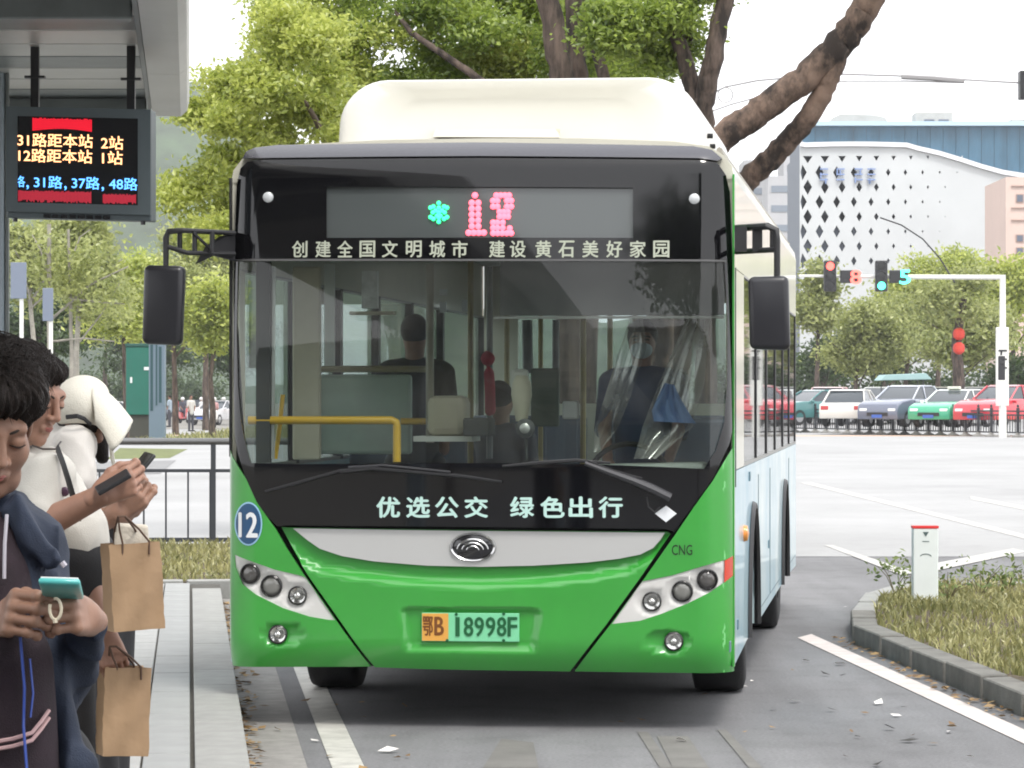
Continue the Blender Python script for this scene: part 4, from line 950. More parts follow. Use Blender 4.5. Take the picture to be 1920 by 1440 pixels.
dep_s = lambda u, z: base_dep(u, z)+fogd(u, z)
def front_sheet(name, loops, m, dep=base_dep, off=0.0, th=.012, step=.05, parent=None, faces=None, verts=None, edge_in=0, **kw):
    """cut a flat outline (loops of (u,z)) by a grid, lay it on the front surface and give it thickness"""
    bm = bmesh.new()
    if faces is None:
        polys = [[Vector((a, b_, 0)) for a, b_ in lp] for lp in loops]; tri = tessellate_polygon(polys); fl = [p for q_ in polys for p in q_]
        vs = [bm.verts.new((p.x, 0, p.y)) for p in fl]; fs = tri
    else: vs = [bm.verts.new((p[0], 0, p[1])) for p in verts]; fs = faces
    for t in fs:
        try: bm.faces.new([vs[i] for i in t])
        except ValueError: pass
    bmesh.ops.remove_doubles(bm, verts=bm.verts, dist=1e-5)
    us = [v.co.x for v in bm.verts]; zs = [v.co.z for v in bm.verts]; u0, u1, z0, z1 = min(us), max(us), min(zs), max(zs)
    lines = [(k*step) for k in range(int(u0/step)-1, int(u1/step)+2)]
    if u1 > 1.0 or u0 < -1.0: lines += [s*x for s in (-1, 1) for x in [1.06+.0085*i for i in range(24)]+[1.261,1.267]]
    for x in lines:
        if u0 < x < u1: bmesh.ops.bisect_plane(bm, geom=bm.verts[:]+bm.edges[:]+bm.faces[:], plane_co=(x, 0, 0), plane_no=(1, 0, 0))
    for k in range(int(z0/step)-1, int(z1/step)+2):
        if z0 < k*step < z1: bmesh.ops.bisect_plane(bm, geom=bm.verts[:]+bm.edges[:]+bm.faces[:], plane_co=(0, 0, k*step), plane_no=(0, 0, 1))
    bm.verts.index_update(); bm.faces.ensure_lookup_table()
    V = []; N = []
    for v in bm.verts:
        u, z = v.co.x, v.co.z; e = .004; uu = max(-HWB+.007, min(HWB-.007, u)); V.append((u, dep(u, z)-off, z)); du = (dep(uu+e, z)-dep(uu-e, z))/(2*e); dz = (dep(u, z+e)-dep(u, z-e))/(2*e)
        N.append(Vector((du, -1, dz)).normalized())
    F_ = []; 
    for f in bm.faces:
        ids = [v.index for v in f.verts]; n_ = f.normal; f.normal_update()
        if f.normal.y > 0: ids = ids[::-1]
        F_.append(tuple(ids))
    bnd = [(e.verts[0].index, e.verts[1].index, e.link_faces[0]) for e in bm.edges if len(e.link_faces) == 1]
    nv = len(V)
    if th:
        back = [tuple(Vector(V[i])-N[i]*th*(.0)+Vector((0, th, 0))) for i in range(nv)]; V += back; N += [-N[i] for i in range(nv)]; F_ += [tuple(i+nv for i in f[::-1]) for f in list(F_)]
        for a, c, fc in bnd:
            k = len(V); mid = fc.calc_center_median(); ed = Vector((V[c][0]-V[a][0], 0, V[c][2]-V[a][2])); nn = Vector((-ed.z, 0, ed.x)).normalized()
            if nn.dot(Vector((V[a][0]-mid.x, 0, V[a][2]-mid.z))) < 0: nn = -nn
            V += [V[a], V[c], V[c+nv], V[a+nv]]; N += [nn]*4; F_.append((k, k+1, k+2, k+3))
    bm.free(); me = bpy.data.meshes.new(name); me.from_pydata([tuple(p) for p in V], [], F_)
    for p in me.polygons: p.use_smooth = True
    me.normals_split_custom_set_from_vertices([tuple(n_) for n_ in N])
    return link(name, me, m, parent if parent is not None else bus, **kw)
m_green = mat('bus_green_paint', (.040,.315,.042), .3, coat=.7, var=.07, scale=2.5); m_green.node_tree.nodes['Principled BSDF'].inputs['Coat Roughness'].default_value = .12
m_bblk = mat('bus_black_gloss', (.004,.004,.005), .05, spec=.5)
m_cap = mat('bus_cap_gloss', (.045,.045,.058), .25, coat=.8)
m_silver = mat('band_silver', (.55,.55,.54), .38, metal=.35, coat=.3)
m_under = mat('underlayer_black', (.01,.01,.01), .8)
m_cream = mat('bus_cream_paint', (.62,.60,.50), .35, coat=.4, var=.05, scale=2)
m_livery = mat('bus_light_blue_livery', (.22,.50,.66), .3, coat=.5, col2=(.62,.74,.74), var=.06, scale=1.1)
m_white = mat('pod_white', (.67,.66,.62), .5, var=.03, scale=1.5)
m_plast = mat('bus_black_plastic', (.016,.016,.018), .5, bump=.1, bscale=300)
m_glassw = glass_mat('windscreen_glass', (.74,.79,.76), .008, 1.52, dirt_sheen=.035)
m_glasss = glass_mat('side_glass', (.80,.86,.84), .015, 1.52, dirt_sheen=.02)
# --- outlines in photo pixels
surround = [(440,815),(437,700),(438,480),(444,345),(451,316),(464,303),(480,300),(900,296),(1310,300),(1345,305),(1361,328),(1368,360),(1372,480),(1374,700),(1376,800),(1367,833),(1337,897),(1300,948),(1264,997),(1250,992),(900,988),(540,985),(520,987),(500,967),(481,940),(461,896),(446,850)]
glass_o = [(446,488),(444,620),(446,720),(452,790),(462,840),(470,868),(560,870),(700,869),(900,868),(1100,870),(1320,879),(1342,845),(1357,795),(1363,720),(1364,600),(1358,488),(900,486)]
disp_o = [(612,350),(612,446),(1187,446),(1187,352)]
front_sheet('windscreen_surround', [PP(surround), PP(glass_o), PP(disp_o)], m_bblk, off=0, th=.018)
front_sheet('windscreen', [PP([(443,484),(441,620),(442,720),(448,795),(458,843),(467,873),(900,873),(1325,884),(1346,847),(1361,797),(1367,720),(1368,600),(1362,484),(900,482)])], m_glassw, off=-.008, th=0, step=.04)
front_sheet('seal_strip', [PP([(440,486.5),(440,490.5),(900,489.5),(1362,491.5),(1362,487.5),(900,485.5)])], mat('seal_grey', (.10,.10,.10), .4), off=.003, th=.004)
front_sheet('front_cap', [PP([(455,297),(462,284),(478,277),(520,272),(900,267),(1300,274),(1335,281),(1354,297),(1345,301.5),(1310,296.5),(900,292.5),(480,296.5)])], m_cap, off=.006, th=.12, step=.03)
sc_o = [(437,841),(461,896),(481,940),(517,990),(540,1030),(570,1077),(633,1167),(697,1251),(437,1250),(434,1150),(430,1050),(429,900),(430,830)]
headL = [(440,1040),(470,1052),(515,1068),(566,1080),(573,1083),(629,1163),(615,1162),(580,1156),(530,1140),(480,1115),(455,1095),(442,1065)]
headR = [(1374,1046),(1358,1050),(1310,1064),(1260,1079),(1204,1090),(1147,1170),(1200,1164),(1240,1151),(1290,1131),(1330,1111),(1360,1090),(1373,1080)]
sr_o = [(1376,802),(1367,836),(1337,900),(1300,951),(1266,1000),(1205,1088),(1142,1174),(1076,1260),(1368,1262),(1371,1200),(1376,1050),(1378,900)]
def shrink(lp, k=.004):
    c = Vector((sum(p[0] for p in lp)/len(lp), sum(p[1] for p in lp)/len(lp))); return [clampu(tuple(Vector(p)+(c-Vector(p)).normalized()*k)) for p in lp]
def edge_u(lst, s): return [(s*(HWB-.0006), z) if abs(u) > HWB-.07 else (u, z) for u, z in lst]
front_sheet('corner_panel', [edge_u(shrink(PP(sc_o)), -1), PP(headL)], m_green, dep_s, th=.02, step=.03)
front_sheet('corner_panel', [edge_u(shrink(PP(sr_o)), 1), PP(headR)], m_green, dep_s, th=.02, step=.03)
cc = [(523,988),(545,1028),(575,1077),(638,1167),(702,1252),(800,1256),(900,1258),(1000,1259),(1070,1260),(1137,1173),(1200,1086),(1258,1001),(1252,997),(900,993),(535,989)]
front_sheet('front_panel', [shrink(PP(cc))], m_green, dep_c, th=.02, step=.022)
band = [(548,991),(900,996),(1246,999),(1238,1012),(1224,1028),(1200,1040),(1160,1048),(1100,1055),(1000,1061),(900,1063),(800,1061),(700,1053),(640,1043),(598,1029),(575,1013)]
front_sheet('silver_band', [PP(band)], m_silver, lambda u, z: dep_c(u, z)-.016*(1-sstep(-.0, .05, .0)), off=.012, th=.012, step=.03)
front_sheet('underlayer', [PP([(440,600),(441,1246),(700,1250),(1070,1256),(1364,1258),(1370,1000),(1370,600),(1362,800),(1345,850),(1325,890),(900,885),(465,880),(452,820)])], m_under, lambda u, z: base_dep(u, z)+.085, th=.01)
# soft-edged mesh lip under the bumper
q = MB(); q.bb(-1.15, 1.15, .22, .6, .30, .36); q.build('bumper_underside', m_under, bus)
# --- lettering
m_let = mat('lettering_mint', (.50,.72,.66), .5); m_let2 = mat('lettering_pale', (.42,.45,.36), .5)
def front_word(name, txt, px, py, wpx, hpx, m, off, dep=base_dep, bold=.0, parent=None, step=.05):
    vs, fs = text2d(txt, 1.0, 0); c = P2(px, py); s = BD/F
    w = max(v[0] for v in vs)-min(v[0] for v in vs); h_ = max(v[1] for v in vs)-min(v[1] for v in vs)
    vs = [(c[0]+x/w*wpx*s, c[1]+y/h_*hpx*s) for x, y in vs]
    o = None
    for i, (dx, dy) in enumerate(((0,0),(-1,0),(1,0),(0,-.8),(0,.8)) if bold else ((0,0),)):
        b_ = bold*hpx*s; o2 = front_sheet(name, None, m, dep, off+i*.00015, 0, step, parent, faces=fs, verts=[(x+dx*b_, y+dy*b_) for x, y in vs])
        if o is None: o = o2
        else:
            bm = bmesh.new(); bm.from_mesh(o.data); bm.from_mesh(o2.data); bm.to_mesh(o.data); bm.free(); bpy.data.objects.remove(o2)
    return o
for ch, px in zip('创建全国文明城市建设黄石美好家园', (562,606,647,689,731,776,820,862,932,971,1019,1062,1107,1152,1196,1240)):
    front_word('slogan_character', ch, px, 467, 29, 31, m_let2, .003, bold=.022)
for ch, px in zip('优选公交绿色出行', (728,784,838,893,979,1036,1089,1145)):
    front_word('slogan_character', ch, px, 951, 43, 38, m_let, .003, bold=.035)
front_word('fuel_badge', 'CNG', 1279, 1031, 38, 19, m_under, .003)
el = [(466+26*math.cos(a), 982+41*math.sin(a)) for a in np.linspace(0, 2*math.pi, 32, endpoint=False)]
el2 = [(466+23.5*math.cos(a), 982+38*math.sin(a)) for a in np.linspace(0, 2*math.pi, 32, endpoint=False)]
front_sheet('route_disc', [PP(el)], mat('disc_rim', (.35,.6,.8), .4), off=.004, th=0, step=.04); ds = front_sheet('disc_face', [PP(el2)], mat('disc_navy', (.012,.07,.17), .4), off=.0065, th=0, step=.04)
front_word('route_number', '12', 465, 984, 38, 46, mat('number_white', (.78,.8,.82), .4), .009, bold=.03, step=.02)
front_sheet('service_diamond', [PP([(1228,963),(1249,948),(1269,963),(1249,979)])], mat('number_white', (.78,.8,.82), .4), off=.004, th=0)
# --- destination display
dispP = [(610,348),(610,448),(1189,448),(1189,350)]
m_disp = mat('display_grey', (.075,.085,.085), .07, coat=.5)
dd = front_sheet('destination_display', [PP(dispP)], m_disp, off=-.02, th=.01)
m_lr = mat('led_pink_red', (1,.13,.19), .5, emit=1.7); m_lg2 = mat('led_mint_green', (.04,1,.33), .5, emit=1.5)
def leds(name, pts, r_, m):
    mb = MB()
    for px, py in pts:
        u, z = P2(px, py); mb.lathe([(r_,.0),(r_*.8,-.004),(0,-.006)], (u, base_dep(u, z)+.012, z), (0,1,0), 8)
    return mb.build(name, m, dd)
g1 = ['00100','01100','00100','00100','00100','00100','00100','11111']; g1 = ['0010','0110','0010','0010','0110','0110','0110','1111']; g1 = ['.X.','.X.','XX.','.X.','.XX','.XX','.XX','XXX']
one = [(890,366)]+[(x, y) for y in (380,391,402,413,424) for x in (884,896)]+[(878+i*9.5, 436) for i in range(4)]
two = [(930+i*8, 366) for i in range(4)]+[(x, y) for y in (376,387) for x in (924,932,950,958)]+[(x, y) for y in (397,406) for x in (936,944,952)]+[(x, y) for y in (417,427) for x in (924,932,942)]+[(924+i*8.5, 437) for i in range(5)]+[(955,428)]
leds('led_digit', one, .0165, m_lr); leds('led_digit', two, .0155, m_lr)
fl_ = [(822+dx*11, 398+dy*11) for dx, dy in ((0,-1.6),(0,1.6),(-1.4,-.8),(1.4,-.8),(-1.4,.8),(1.4,.8),(-.55,-.3),(.55,-.3),(-.3,.6),(.3,.6),(0,-.8),(0,.9),(-.9,-1.0),(.9,-1.0),(-.9,1.1),(.9,1.1),(-1.0,0),(1.0,0),(0,0))]
leds('led_snowflake', fl_, .0115, m_lg2)
# --- lamps
def P3(px, py, off=0, dep=base_dep): u, z = P2(px, py); return Vector((u, dep(u, z)-off, z))
def fnorm(px, py):
    u, z = P2(px, py); e = .01; u = max(-1.2, min(1.2, u)); return Vector(((base_dep(u+e, z)-base_dep(u-e, z))/(2*e), -1, (base_dep(u, z+e)-base_dep(u, z-e))/(2*e))).normalized()
m_chr = mat('chrome_ring', (.55,.55,.55), .15, metal=1); m_house = mat('lamp_housing_silver', (.80,.79,.76), .4); m_lens = glass_mat('lamp_cover', (.92,.92,.92), .01, 1.45)
m_bulb = mat('lamp_reflector', (.62,.62,.6), .12, metal=.9); m_dkl = mat('lamp_dark_lens', (.09,.085,.08), .08, coat=1); m_ring = mat('lamp_ring_black', (.02,.02,.02), .2)
def round_lamp(parent, px, py, rpx, kind, name='headlight_bulb', deep=.0):
    c = P3(px, py, -deep); nrm_ = fnorm(px, py); nrm_ = (nrm_+Vector((0,-1.2,0))).normalized(); r_ = rpx*BD/F; ax_ = tuple(-nrm_)
    mb = MB(); mb.lathe([(r_*.80,.02),(r_*.82,-.004),(r_*.9,-.012),(r_,-.008),(r_*1.04,.02)], c, ax_, 28); ri = mb.build(name, m_ring, parent, smooth=True)
    if kind == 'bright':
        mb = MB(); mb.lathe([(r_*.84,.0),(r_*.62,.004),(r_*.45,.006),(r_*.42,-.004),(r_*.34,-.012),(r_*.18,-.018),(0,-.02)], c, ax_, 28); mb.build('reflector', m_bulb, ri, smooth=True)
    elif kind == 'grey':
        mb = MB(); mb.lathe([(r_*.84,.004),(r_*.7,-.004),(r_*.4,-.009),(0,-.011)], c, ax_, 28); mb.build('reflector', mat('lamp_grey_lens', (.24,.24,.22), .12, coat=1), ri, smooth=True)
    else:
        mb = MB(); mb.lathe([(r_*.84,.004),(r_*.7,-.004),(r_*.4,-.009),(0,-.011)], c, ax_, 28); mb.build('reflector', m_dkl, ri, smooth=True)
    return ri
for lp, lamps in ((headL, ((468,1076,19.5,'dark'),(508,1099,21,'grey'),(557,1117,18,'bright'))), (headR, ((1326,1087,20,'dark'),(1279,1109,20,'grey'),(1222,1128,18,'bright')))):
    hp = PP(lp); cu, cz = sum(p[0] for p in hp)/len(hp), sum(p[1] for p in hp)/len(hp); lc = [P2(x, y) for x, y, _, _ in lamps]
    def hd(u, z, lc=lc, hp=hp):
        d = base_dep(u, z)+.006
        for (a, b_) in lc:
            q_ = math.hypot((u-a)*.8, z-b_)/.075
            if q_ < 1: d += .022*(1-q_*q_)
        return d
    hl = front_sheet('headlight', [hp], m_house, hd, off=0, th=.02, step=.02)
    for x, y, r_, kd in lamps: round_lamp(hl, x, y, r_, kd, deep=.012)
    front_sheet('lamp_cover', [shrink(hp, .003)], m_lens, base_dep, off=-.001, th=0, step=.03, parent=hl)
front_sheet('side_reflector', [PP([(1377,1043),(1359,1051),(1358,1092),(1376,1080)])], mat('reflector_red', (.6,.05,.02), .25, coat=.7), off=.004, th=.006)
for (x, y) in ((520,1190),(1263,1203)): round_lamp(bus, x, y, 18, 'bright', 'fog_light', deep=.014)
for (x, y) in ((503,370),(1302,373)):
    c = P3(x, y); q = MB(); q.lathe([(.028,.0),(.026,-.012),(.016,-.018),(0,-.02)], c, (0,1,0), 20); q.build('marker_light', mat('marker_lens', (.55,.57,.58), .2, coat=1), bus, smooth=True)
# --- badge
c = P3(886, 1026, .03, dep_c); q = MB(); q.lathe([(.112,.02),(.117,-.004),(.111,-.014),(.102,-.010),(.101,.004)], c, (0,1,0), 36, 1, .62); eb = q.build('badge', m_chr, bus, smooth=True)
q = MB(); q.lathe([(.104,.0),(.09,-.006),(0,-.012)], c, (0,1,0), 36, 1, .62); q.build('badge_face', mat('badge_black', (.015,.015,.018), .15, coat=.6), eb, smooth=True)
for r_, w_ in ((.078,.0065),(.054,.0055),(.031,.005)):
    q = MB(); q.tube([(c.x+r_*math.cos(a), c.y-.013, c.z-.018+r_*.72*math.sin(a)) for a in np.linspace(.15, 2.99, 18)], [w_*(.35+.65*math.sin(a)) for a in np.linspace(.15, 2.99, 18)], 6); q.build('badge_arc', m_chr, eb, smooth=True)
# --- number plate
a, b_ = P2(790, 1149), P2(973, 1204); yv = dep_c((a[0]+b_[0])/2, (a[1]+b_[1])/2)-.012
q = MB(); q.bb(a[0], b_[0], yv-.004, yv+.03, b_[1], a[1]); pb_ = q.build('number_plate', mat('plate_green', (.20,.62,.34), .45), bus, bevel=.003)
xo = P2(840, 1170)[0]; q = MB(); q.bb(a[0]+.003, xo, yv-.0065, yv-.0045, b_[1]+.003, a[1]-.003); q.build('plate_orange_end', mat('plate_orange', (.72,.36,.07), .45), pb_)
def pw(txt, x0, x1, y0, y1, m, bold=.02):
    A, B_ = P2(x0, y0), P2(x1, y1); M = Matrix.Translation(((A[0]+B_[0])/2, yv-.008, (A[1]+B_[1])/2)) @ Matrix.Rotation(R(90), 4, 'X'); word('plate_character', txt, .1, m, pb_, M, bold=bold*.1, fit=(abs(B_[0]-A[0]), abs(A[1]-B_[1])))
m_pdk = mat('plate_dark_green', (.004,.10,.03), .5); m_pbr = mat('plate_brown', (.18,.06,.01), .5)
pw('鄂', 793, 811, 1156, 1192, m_pbr, .02); pw('B', 815, 831, 1157, 1191, m_pbr, .03)
for ch, x0, x1 in (('1',854,861),('8',870,886.5),('9',890,906.5),('9',911,928),('8',932,948.5),('F',952,969)): pw(ch, x0, x1, 1157.5, 1193, m_pdk, .012 if ch == '1' else .022)
q = MB()
for x, y in ((855,1152),(944,1151),(944,1201),(838,1201)): u, z = P2(x, y); q.lathe([(.008,0),(.008,-.004),(0,-.005)], (u, yv-.004, z), (0,1,0), 8)
q.build('plate_screws', m_pdk, pb_)
# --- wipers
def wl(pts, off): return [P3(x, y, off) for x, y in pts]
q = MB(); q.tube(wl([(498,921),(560,905),(640,882)], .02), [.006,.009,.008], 6, sq=.6); wa = q.build('wiper', m_plast, bus, smooth=True)
q = MB(); q.tube(wl([(640,884),(700,878),(790,886),(870,893),(942,903)], .03), [.012,.011,.010,.009,.006], 6); q.build('wiper_arm', m_plast, wa, smooth=True)
q = MB(); q.tube(wl([(655,876),(720,872),(800,880),(846,885)], .03), .006, 6); q.build('wiper_linkage', mat('wiper_grey', (.05,.05,.055), .5, metal=.2), wa, smooth=True)
q = MB(); q.tube(wl([(943,874),(1010,868),(1080,863),(1145,868)], .03), [.006,.010,.010,.006], 6, sq=.6); wb = q.build('wiper', m_plast, bus, smooth=True)
q = MB(); q.tube(wl([(1098,868),(1140,884),(1190,902),(1225,917),(1258,933)], .032), [.012,.017,.022,.024,.022], 8); q.build('wiper_arm', mat('wiper_grey', (.05,.05,.055), .5, metal=.2), wb, smooth=True)
q = MB(); q.tube(wl([(1104,864),(1150,882),(1205,897)], .035), .006, 6); q.build('wiper_linkage', m_plast, wb, smooth=True)
q = MB(); q.tube(wl([(1213,932),(1216,950),(1228,960),(1238,950)], .02), .004, 6); q.build('washer_hose', m_plast, wb, smooth=True)

# --- body shell: cross-section extruded along the bus
ZT = 2.93; prof = []                     # right half of the roof profile
sil = lambda z: HWB
def wall_quad(mb, x, v0, v1, z0, z1, th=.04):
    mb.bb(x-th, x, v0, v1, z0, z1) if x > 0 else mb.bb(x, x+th, v0, v1, z0, z1)
FV = .26
# lower wall with arches, per side
def lower_wall(name, s, m):
    arches = [(2.45, .60), (7.75, .60)]; pts = [(FV+.003, 1.28), (FV+.003, .31)]
    for c_, r_ in arches:
        for k in range(13): a = math.pi-k*math.pi/12; pts.append((c_+r_*math.cos(a), max(.31, .34+.70*math.sin(a)*1.0)))
    pts += [(LB, .31), (LB, 1.28)]; polys = [[Vector((p[0], p[1], 0)) for p in pts]]; tri = tessellate_polygon(polys); mb = MB(); n = len(pts)
    x0 = s*HWB; x1 = s*(HWB-.05); mb.add([(x0, p[0], p[1]) for p in pts]+[(x1, p[0], p[1]) for p in pts], [tuple(t) for t in tri]+[tuple(i+n for i in t[::-1]) for t in tri]+[(i, (i+1)%n, (i+1)%n+n, i+n) for i in range(n)]); return mb.build(name, m, bus)
lw = lower_wall('side_panel', 1, m_livery); lower_wall('side_panel', -1, m_livery)
for c_ in (2.45, 7.75):                  # black arch lips on the visible side
    q = MB(); q.tube([(HWB+.004, c_+.605*math.cos(a), max(.33, .34+.705*math.sin(a))) for a in np.linspace(0, math.pi, 15)], .022, 6); q.build('arch_lip', m_plast, bus, smooth=True)
# cream pillar and upper band, both sides
for s in (1, -1):
    q = MB()
    if s > 0: wall_quad(q, HWB, FV+.003, 1.35, 1.285, 2.295)
    else: wall_quad(q, -HWB, FV+.003, .42, 1.285, 2.295)
    wall_quad(q, s*HWB, FV+.003, LB, 2.30, 2.74); q.build('upper_panel', m_cream, bus)
    # door / windows
    ed = (1.35, 3.05, 4.6, 6.1, 7.6, 9.0, LB) if s > 0 else (.42, 1.9, 3.4, 4.9, 6.4, 8.0, LB)
    for v0, v1 in zip(ed, ed[1:]):
        q = MB(); q.bb(s*(HWB-.012)-.003, s*(HWB-.012)+.003, v0+.045, v1-.045, 1.30, 2.29); q.build('side_window', m_glasss, bus)
        q = MB(); wall_quad(q, s*(HWB-.002), v1-.045, v1+.045, 1.285, 2.298, .05); q.build('window_post', m_plast, bus)
    q = MB(); wall_quad(q, s*(HWB-.001), ed[0], LB, 1.282, 1.30, .05); wall_quad(q, s*(HWB-.001), ed[0], LB, 2.29, 2.30, .05); q.build('window_rail', mat('window_rail_grey', (.25,.25,.24), .4), bus)
# dark rubber line of the driver door and green edge strip
q = MB(); q.bb(HWB-.002, HWB+.006, .335, .375, 1.20, 2.3); q.build('door_seal', mat('seal_dark_green', (.02,.05,.03), .5), bus)
q = MB(); q.bb(HWB-.006, HWB+.004, FV-.04, FV+.03, .31, 2.76); q.build('edge_strip', m_green, bus)
q = MB(); q.bb(-HWB-.003, -HWB+.006, FV-.04, FV+.03, 1.35, 2.76); q.build('edge_strip', m_plast, bus)
# roof
roofp = [(-HWB, 2.74), (-HWB+.01, 2.80), (-HWB+.05, 2.86), (-HWB+.13, 2.905), (-HWB+.3, 2.93), (-.5, 2.95), (0, 2.955), (.5, 2.95), (HWB-.3, 2.93), (HWB-.13, 2.905), (HWB-.05, 2.86), (HWB-.01, 2.80), (HWB, 2.74)]
inn = [(x*.96, z-.04) for x, z in roofp[::-1]]
q = MB(); rp = roofp+inn; n = len(rp); q.add([(x, FV+.03 if z > 2.8 else FV+.003, z) for x, z in rp]+[(x, LB, z) for x, z in rp], [tuple(range(n)), tuple(range(2*n-1, n-1, -1))]+[(i, (i+1)%n, (i+1)%n+n, i+n) for i in range(n)])
q.build('roof', m_cream, bus, smooth=True, ang=50)
q = MB(); q.tube([(HWB-.075, .3, 2.885), (HWB-.075, LB, 2.885)], .016, 6); q.build('roof_gutter', mat('gutter_trim', (.35,.33,.28), .5), bus)
# rear wall with window
q = MB(); q.bb(-HWB+.05, HWB-.05, LB-.05, LB-.001, .32, 1.6); q.bb(-HWB+.05, -.95, LB-.05, LB-.001, 1.6, 2.4); q.bb(.95, HWB-.05, LB-.05, LB-.001, 1.6, 2.4); q.bb(-HWB+.05, HWB-.05, LB-.05, LB-.001, 2.4, 2.88); q.build('rear_wall', m_cream, bus)
q = MB(); q.bb(-.95, .95, LB-.03, LB-.025, 1.6, 2.4); q.build('rear_window', glass_mat('rear_glass', (.7,.75,.75), .02), bus)
# floor, chassis
q = MB(); q.bb(-HWB+.06, HWB-.06, .45, LB-.06, .34, .42); q.build('floor', mat('bus_floor', (.12,.12,.12), .8), bus)
q = MB(); q.bb(-.8, .8, 1.2, LB-.3, .22, .34); q.box((0,2.45,.42), (1.8,.16,.16)); q.box((0,7.75,.42), (1.6,.2,.2)); q.build('chassis', m_under, bus)
# small side fittings
for v, z, nm, m in ((1.75, .93, 'side_marker', mat('amber_lamp', (.8,.28,.05), .3, coat=.5)),):
    q = MB(); q.lathe([(.045,0),(.04,.02),(0,.03)], (HWB, v-.42, z), 'X', 12); q.build(nm, m, bus, smooth=True)
for (x, y) in ((1405,893),(1383,1170),(1368,1212),(1441,1020)):
    v, z = side(x, y); q = MB(); q.bb(HWB, HWB+.006, v-.05, v+.05, z-.025, z+.025); q.build('side_fitting', mat('fitting_grey', (.12,.2,.24), .5), bus)
for v0, v1 in ((3.2, 4.9), (5.0, 6.8), (8.7, 10.3)):
    q = MB(); q.bb(HWB, HWB+.003, v0, v1, .40, .405); q.bb(HWB, HWB+.003, v0, v0+.006, .4, 1.2); q.build('panel_gap', mat('gap_grey', (.12,.16,.18), .6), bus)
# wheels
BT = MB().lathe([(.28,-.14),(.42,-.15),(.475,-.135),(.49,-.10),(.49,.10),(.475,.135),(.42,.15),(.28,.14)], (0,0,0), (1,0,0), 40).mesh('tyre', smooth=True, ang=60)
BR = MB().lathe([(0,.06),(.1,.09),(.13,.05),(.25,.04),(.285,.13),(.285,-.13),(0,-.13)], (0,0,0), (1,0,0), 30).mesh('rim', smooth=True)
for v in (2.45, 7.75):
    for s in (-1, 1):
        w = link('wheel', BT, m_tyre, bus); w.location = (s*1.085, v, .49); w.rotation_euler = (0, 0, (0 if s > 0 else math.pi)+(R(2) if v < 3 else 0)); link('rim', BR, m_rim, w)
q = MB(); q.bb(.86, 1.24, 1.0, 1.83, .3, .5); q.bb(-1.24, -.86, 1.0, 1.83, .3, .5); q.build('mud_flap', m_under, bus)
# --- gas pod on the roof
PV = 1.5; s_ = (BD+PV)/F
def Pv(px, py, v): return P2(px, py, v)
lc_, zt_ = Pv(632, 240, PV)[0], Pv(900, 147, PV)[1]; pr = []; rad = .27; wl_, wr_ = lc_, 1.03; zb_ = 2.93
pr = [(wl_-.01, zb_)]+[(wl_+rad-rad*math.cos(a), zt_-rad*.95+rad*.95*math.sin(a)) for a in np.linspace(0.1, math.pi/2, 10)]+[(wr_-rad+rad*math.sin(a), zt_-rad*.95+rad*.95*math.cos(a)) for a in np.linspace(0, math.pi/2-.1, 10)]+[(wr_+.01, zb_)]
q = MB(); ring = []
cxm, czm = (wl_+wr_)/2, zb_
for t, sc_, zo in ((PV+.12, .72, .76), (PV+.09, .80, .86), (PV+.03, .95, .975), (PV+.0+.055, .99, .995), (PV+.12, 1, 1), (4.75, 1, 1), (4.95, .97, .96), (5.0, .9, .86)):
    ring.append([(cxm+(x-cxm)*sc_, t if t != PV+.12 or sc_ == 1 else PV+.045, czm+(z-czm)*zo) for x, z in pr])
ring[0] = [(x, PV+.05, z) for x, _, z in ring[0]]; ring[1] = [(x, PV+.01, z) for x, _, z in ring[1]]; ring[2] = [(x, PV+.0, z) for x, _, z in ring[2]]; ring[3] = [(x, PV+.03, z) for x, _, z in ring[3]]
n = len(pr); vs = [p for r_ in ring for p in r_]; fs = [tuple(range(n))]+[(i*n+j, i*n+j+1, (i+1)*n+j+1, (i+1)*n+j) for i in range(len(ring)-1) for j in range(n-1)]+[tuple((len(ring)-1)*n+j for j in range(n-1, -1, -1))]
q.add(vs, fs); pod = q.build('gas_pod', m_white, bus, smooth=True, ang=60, label='white rounded gas tank housing on the bus roof')
a, b_ = Pv(815, 250, PV), Pv(1048, 250, PV)
q = MB(); q.add([(a[0], PV+.02, a[1]+.02),(b_[0]-.02, PV+.02, a[1]+.02),(b_[0]+.01, PV-.01, a[1]-.03),(a[0]-.01, PV-.01, a[1]-.02),(a[0], PV+.05, a[1]+.02),(b_[0], PV+.05, a[1]+.02),(b_[0], PV+.05, a[1]-.03),(a[0], PV+.05, a[1]-.02)], [(0,3,2,1),(4,5,6,7),(0,1,5,4),(1,2,6,5),(2,3,7,6),(3,0,4,7)]); q.build('vent_lip', mat('vent_tan', (.60,.56,.46), .5), pod)
q = MB(); q.bb(a[0], b_[0], PV-.012, PV+.045, a[1]-.042, a[1]-.03); q.build('vent_slot', m_under, pod)
for x, y in ((1328,255),(1337,268)):
    v_, z_ = 2.1, 3.0; q = MB(); pz = Pv(x, y, 2.2); q.lathe([(.014,-.01),(.014,.02),(0,.022)], (wr_+.012-.0, 2.2+(y-255)*.02, pz[1]), 'X', 8); q.build('pod_bolt', m_under, pod)

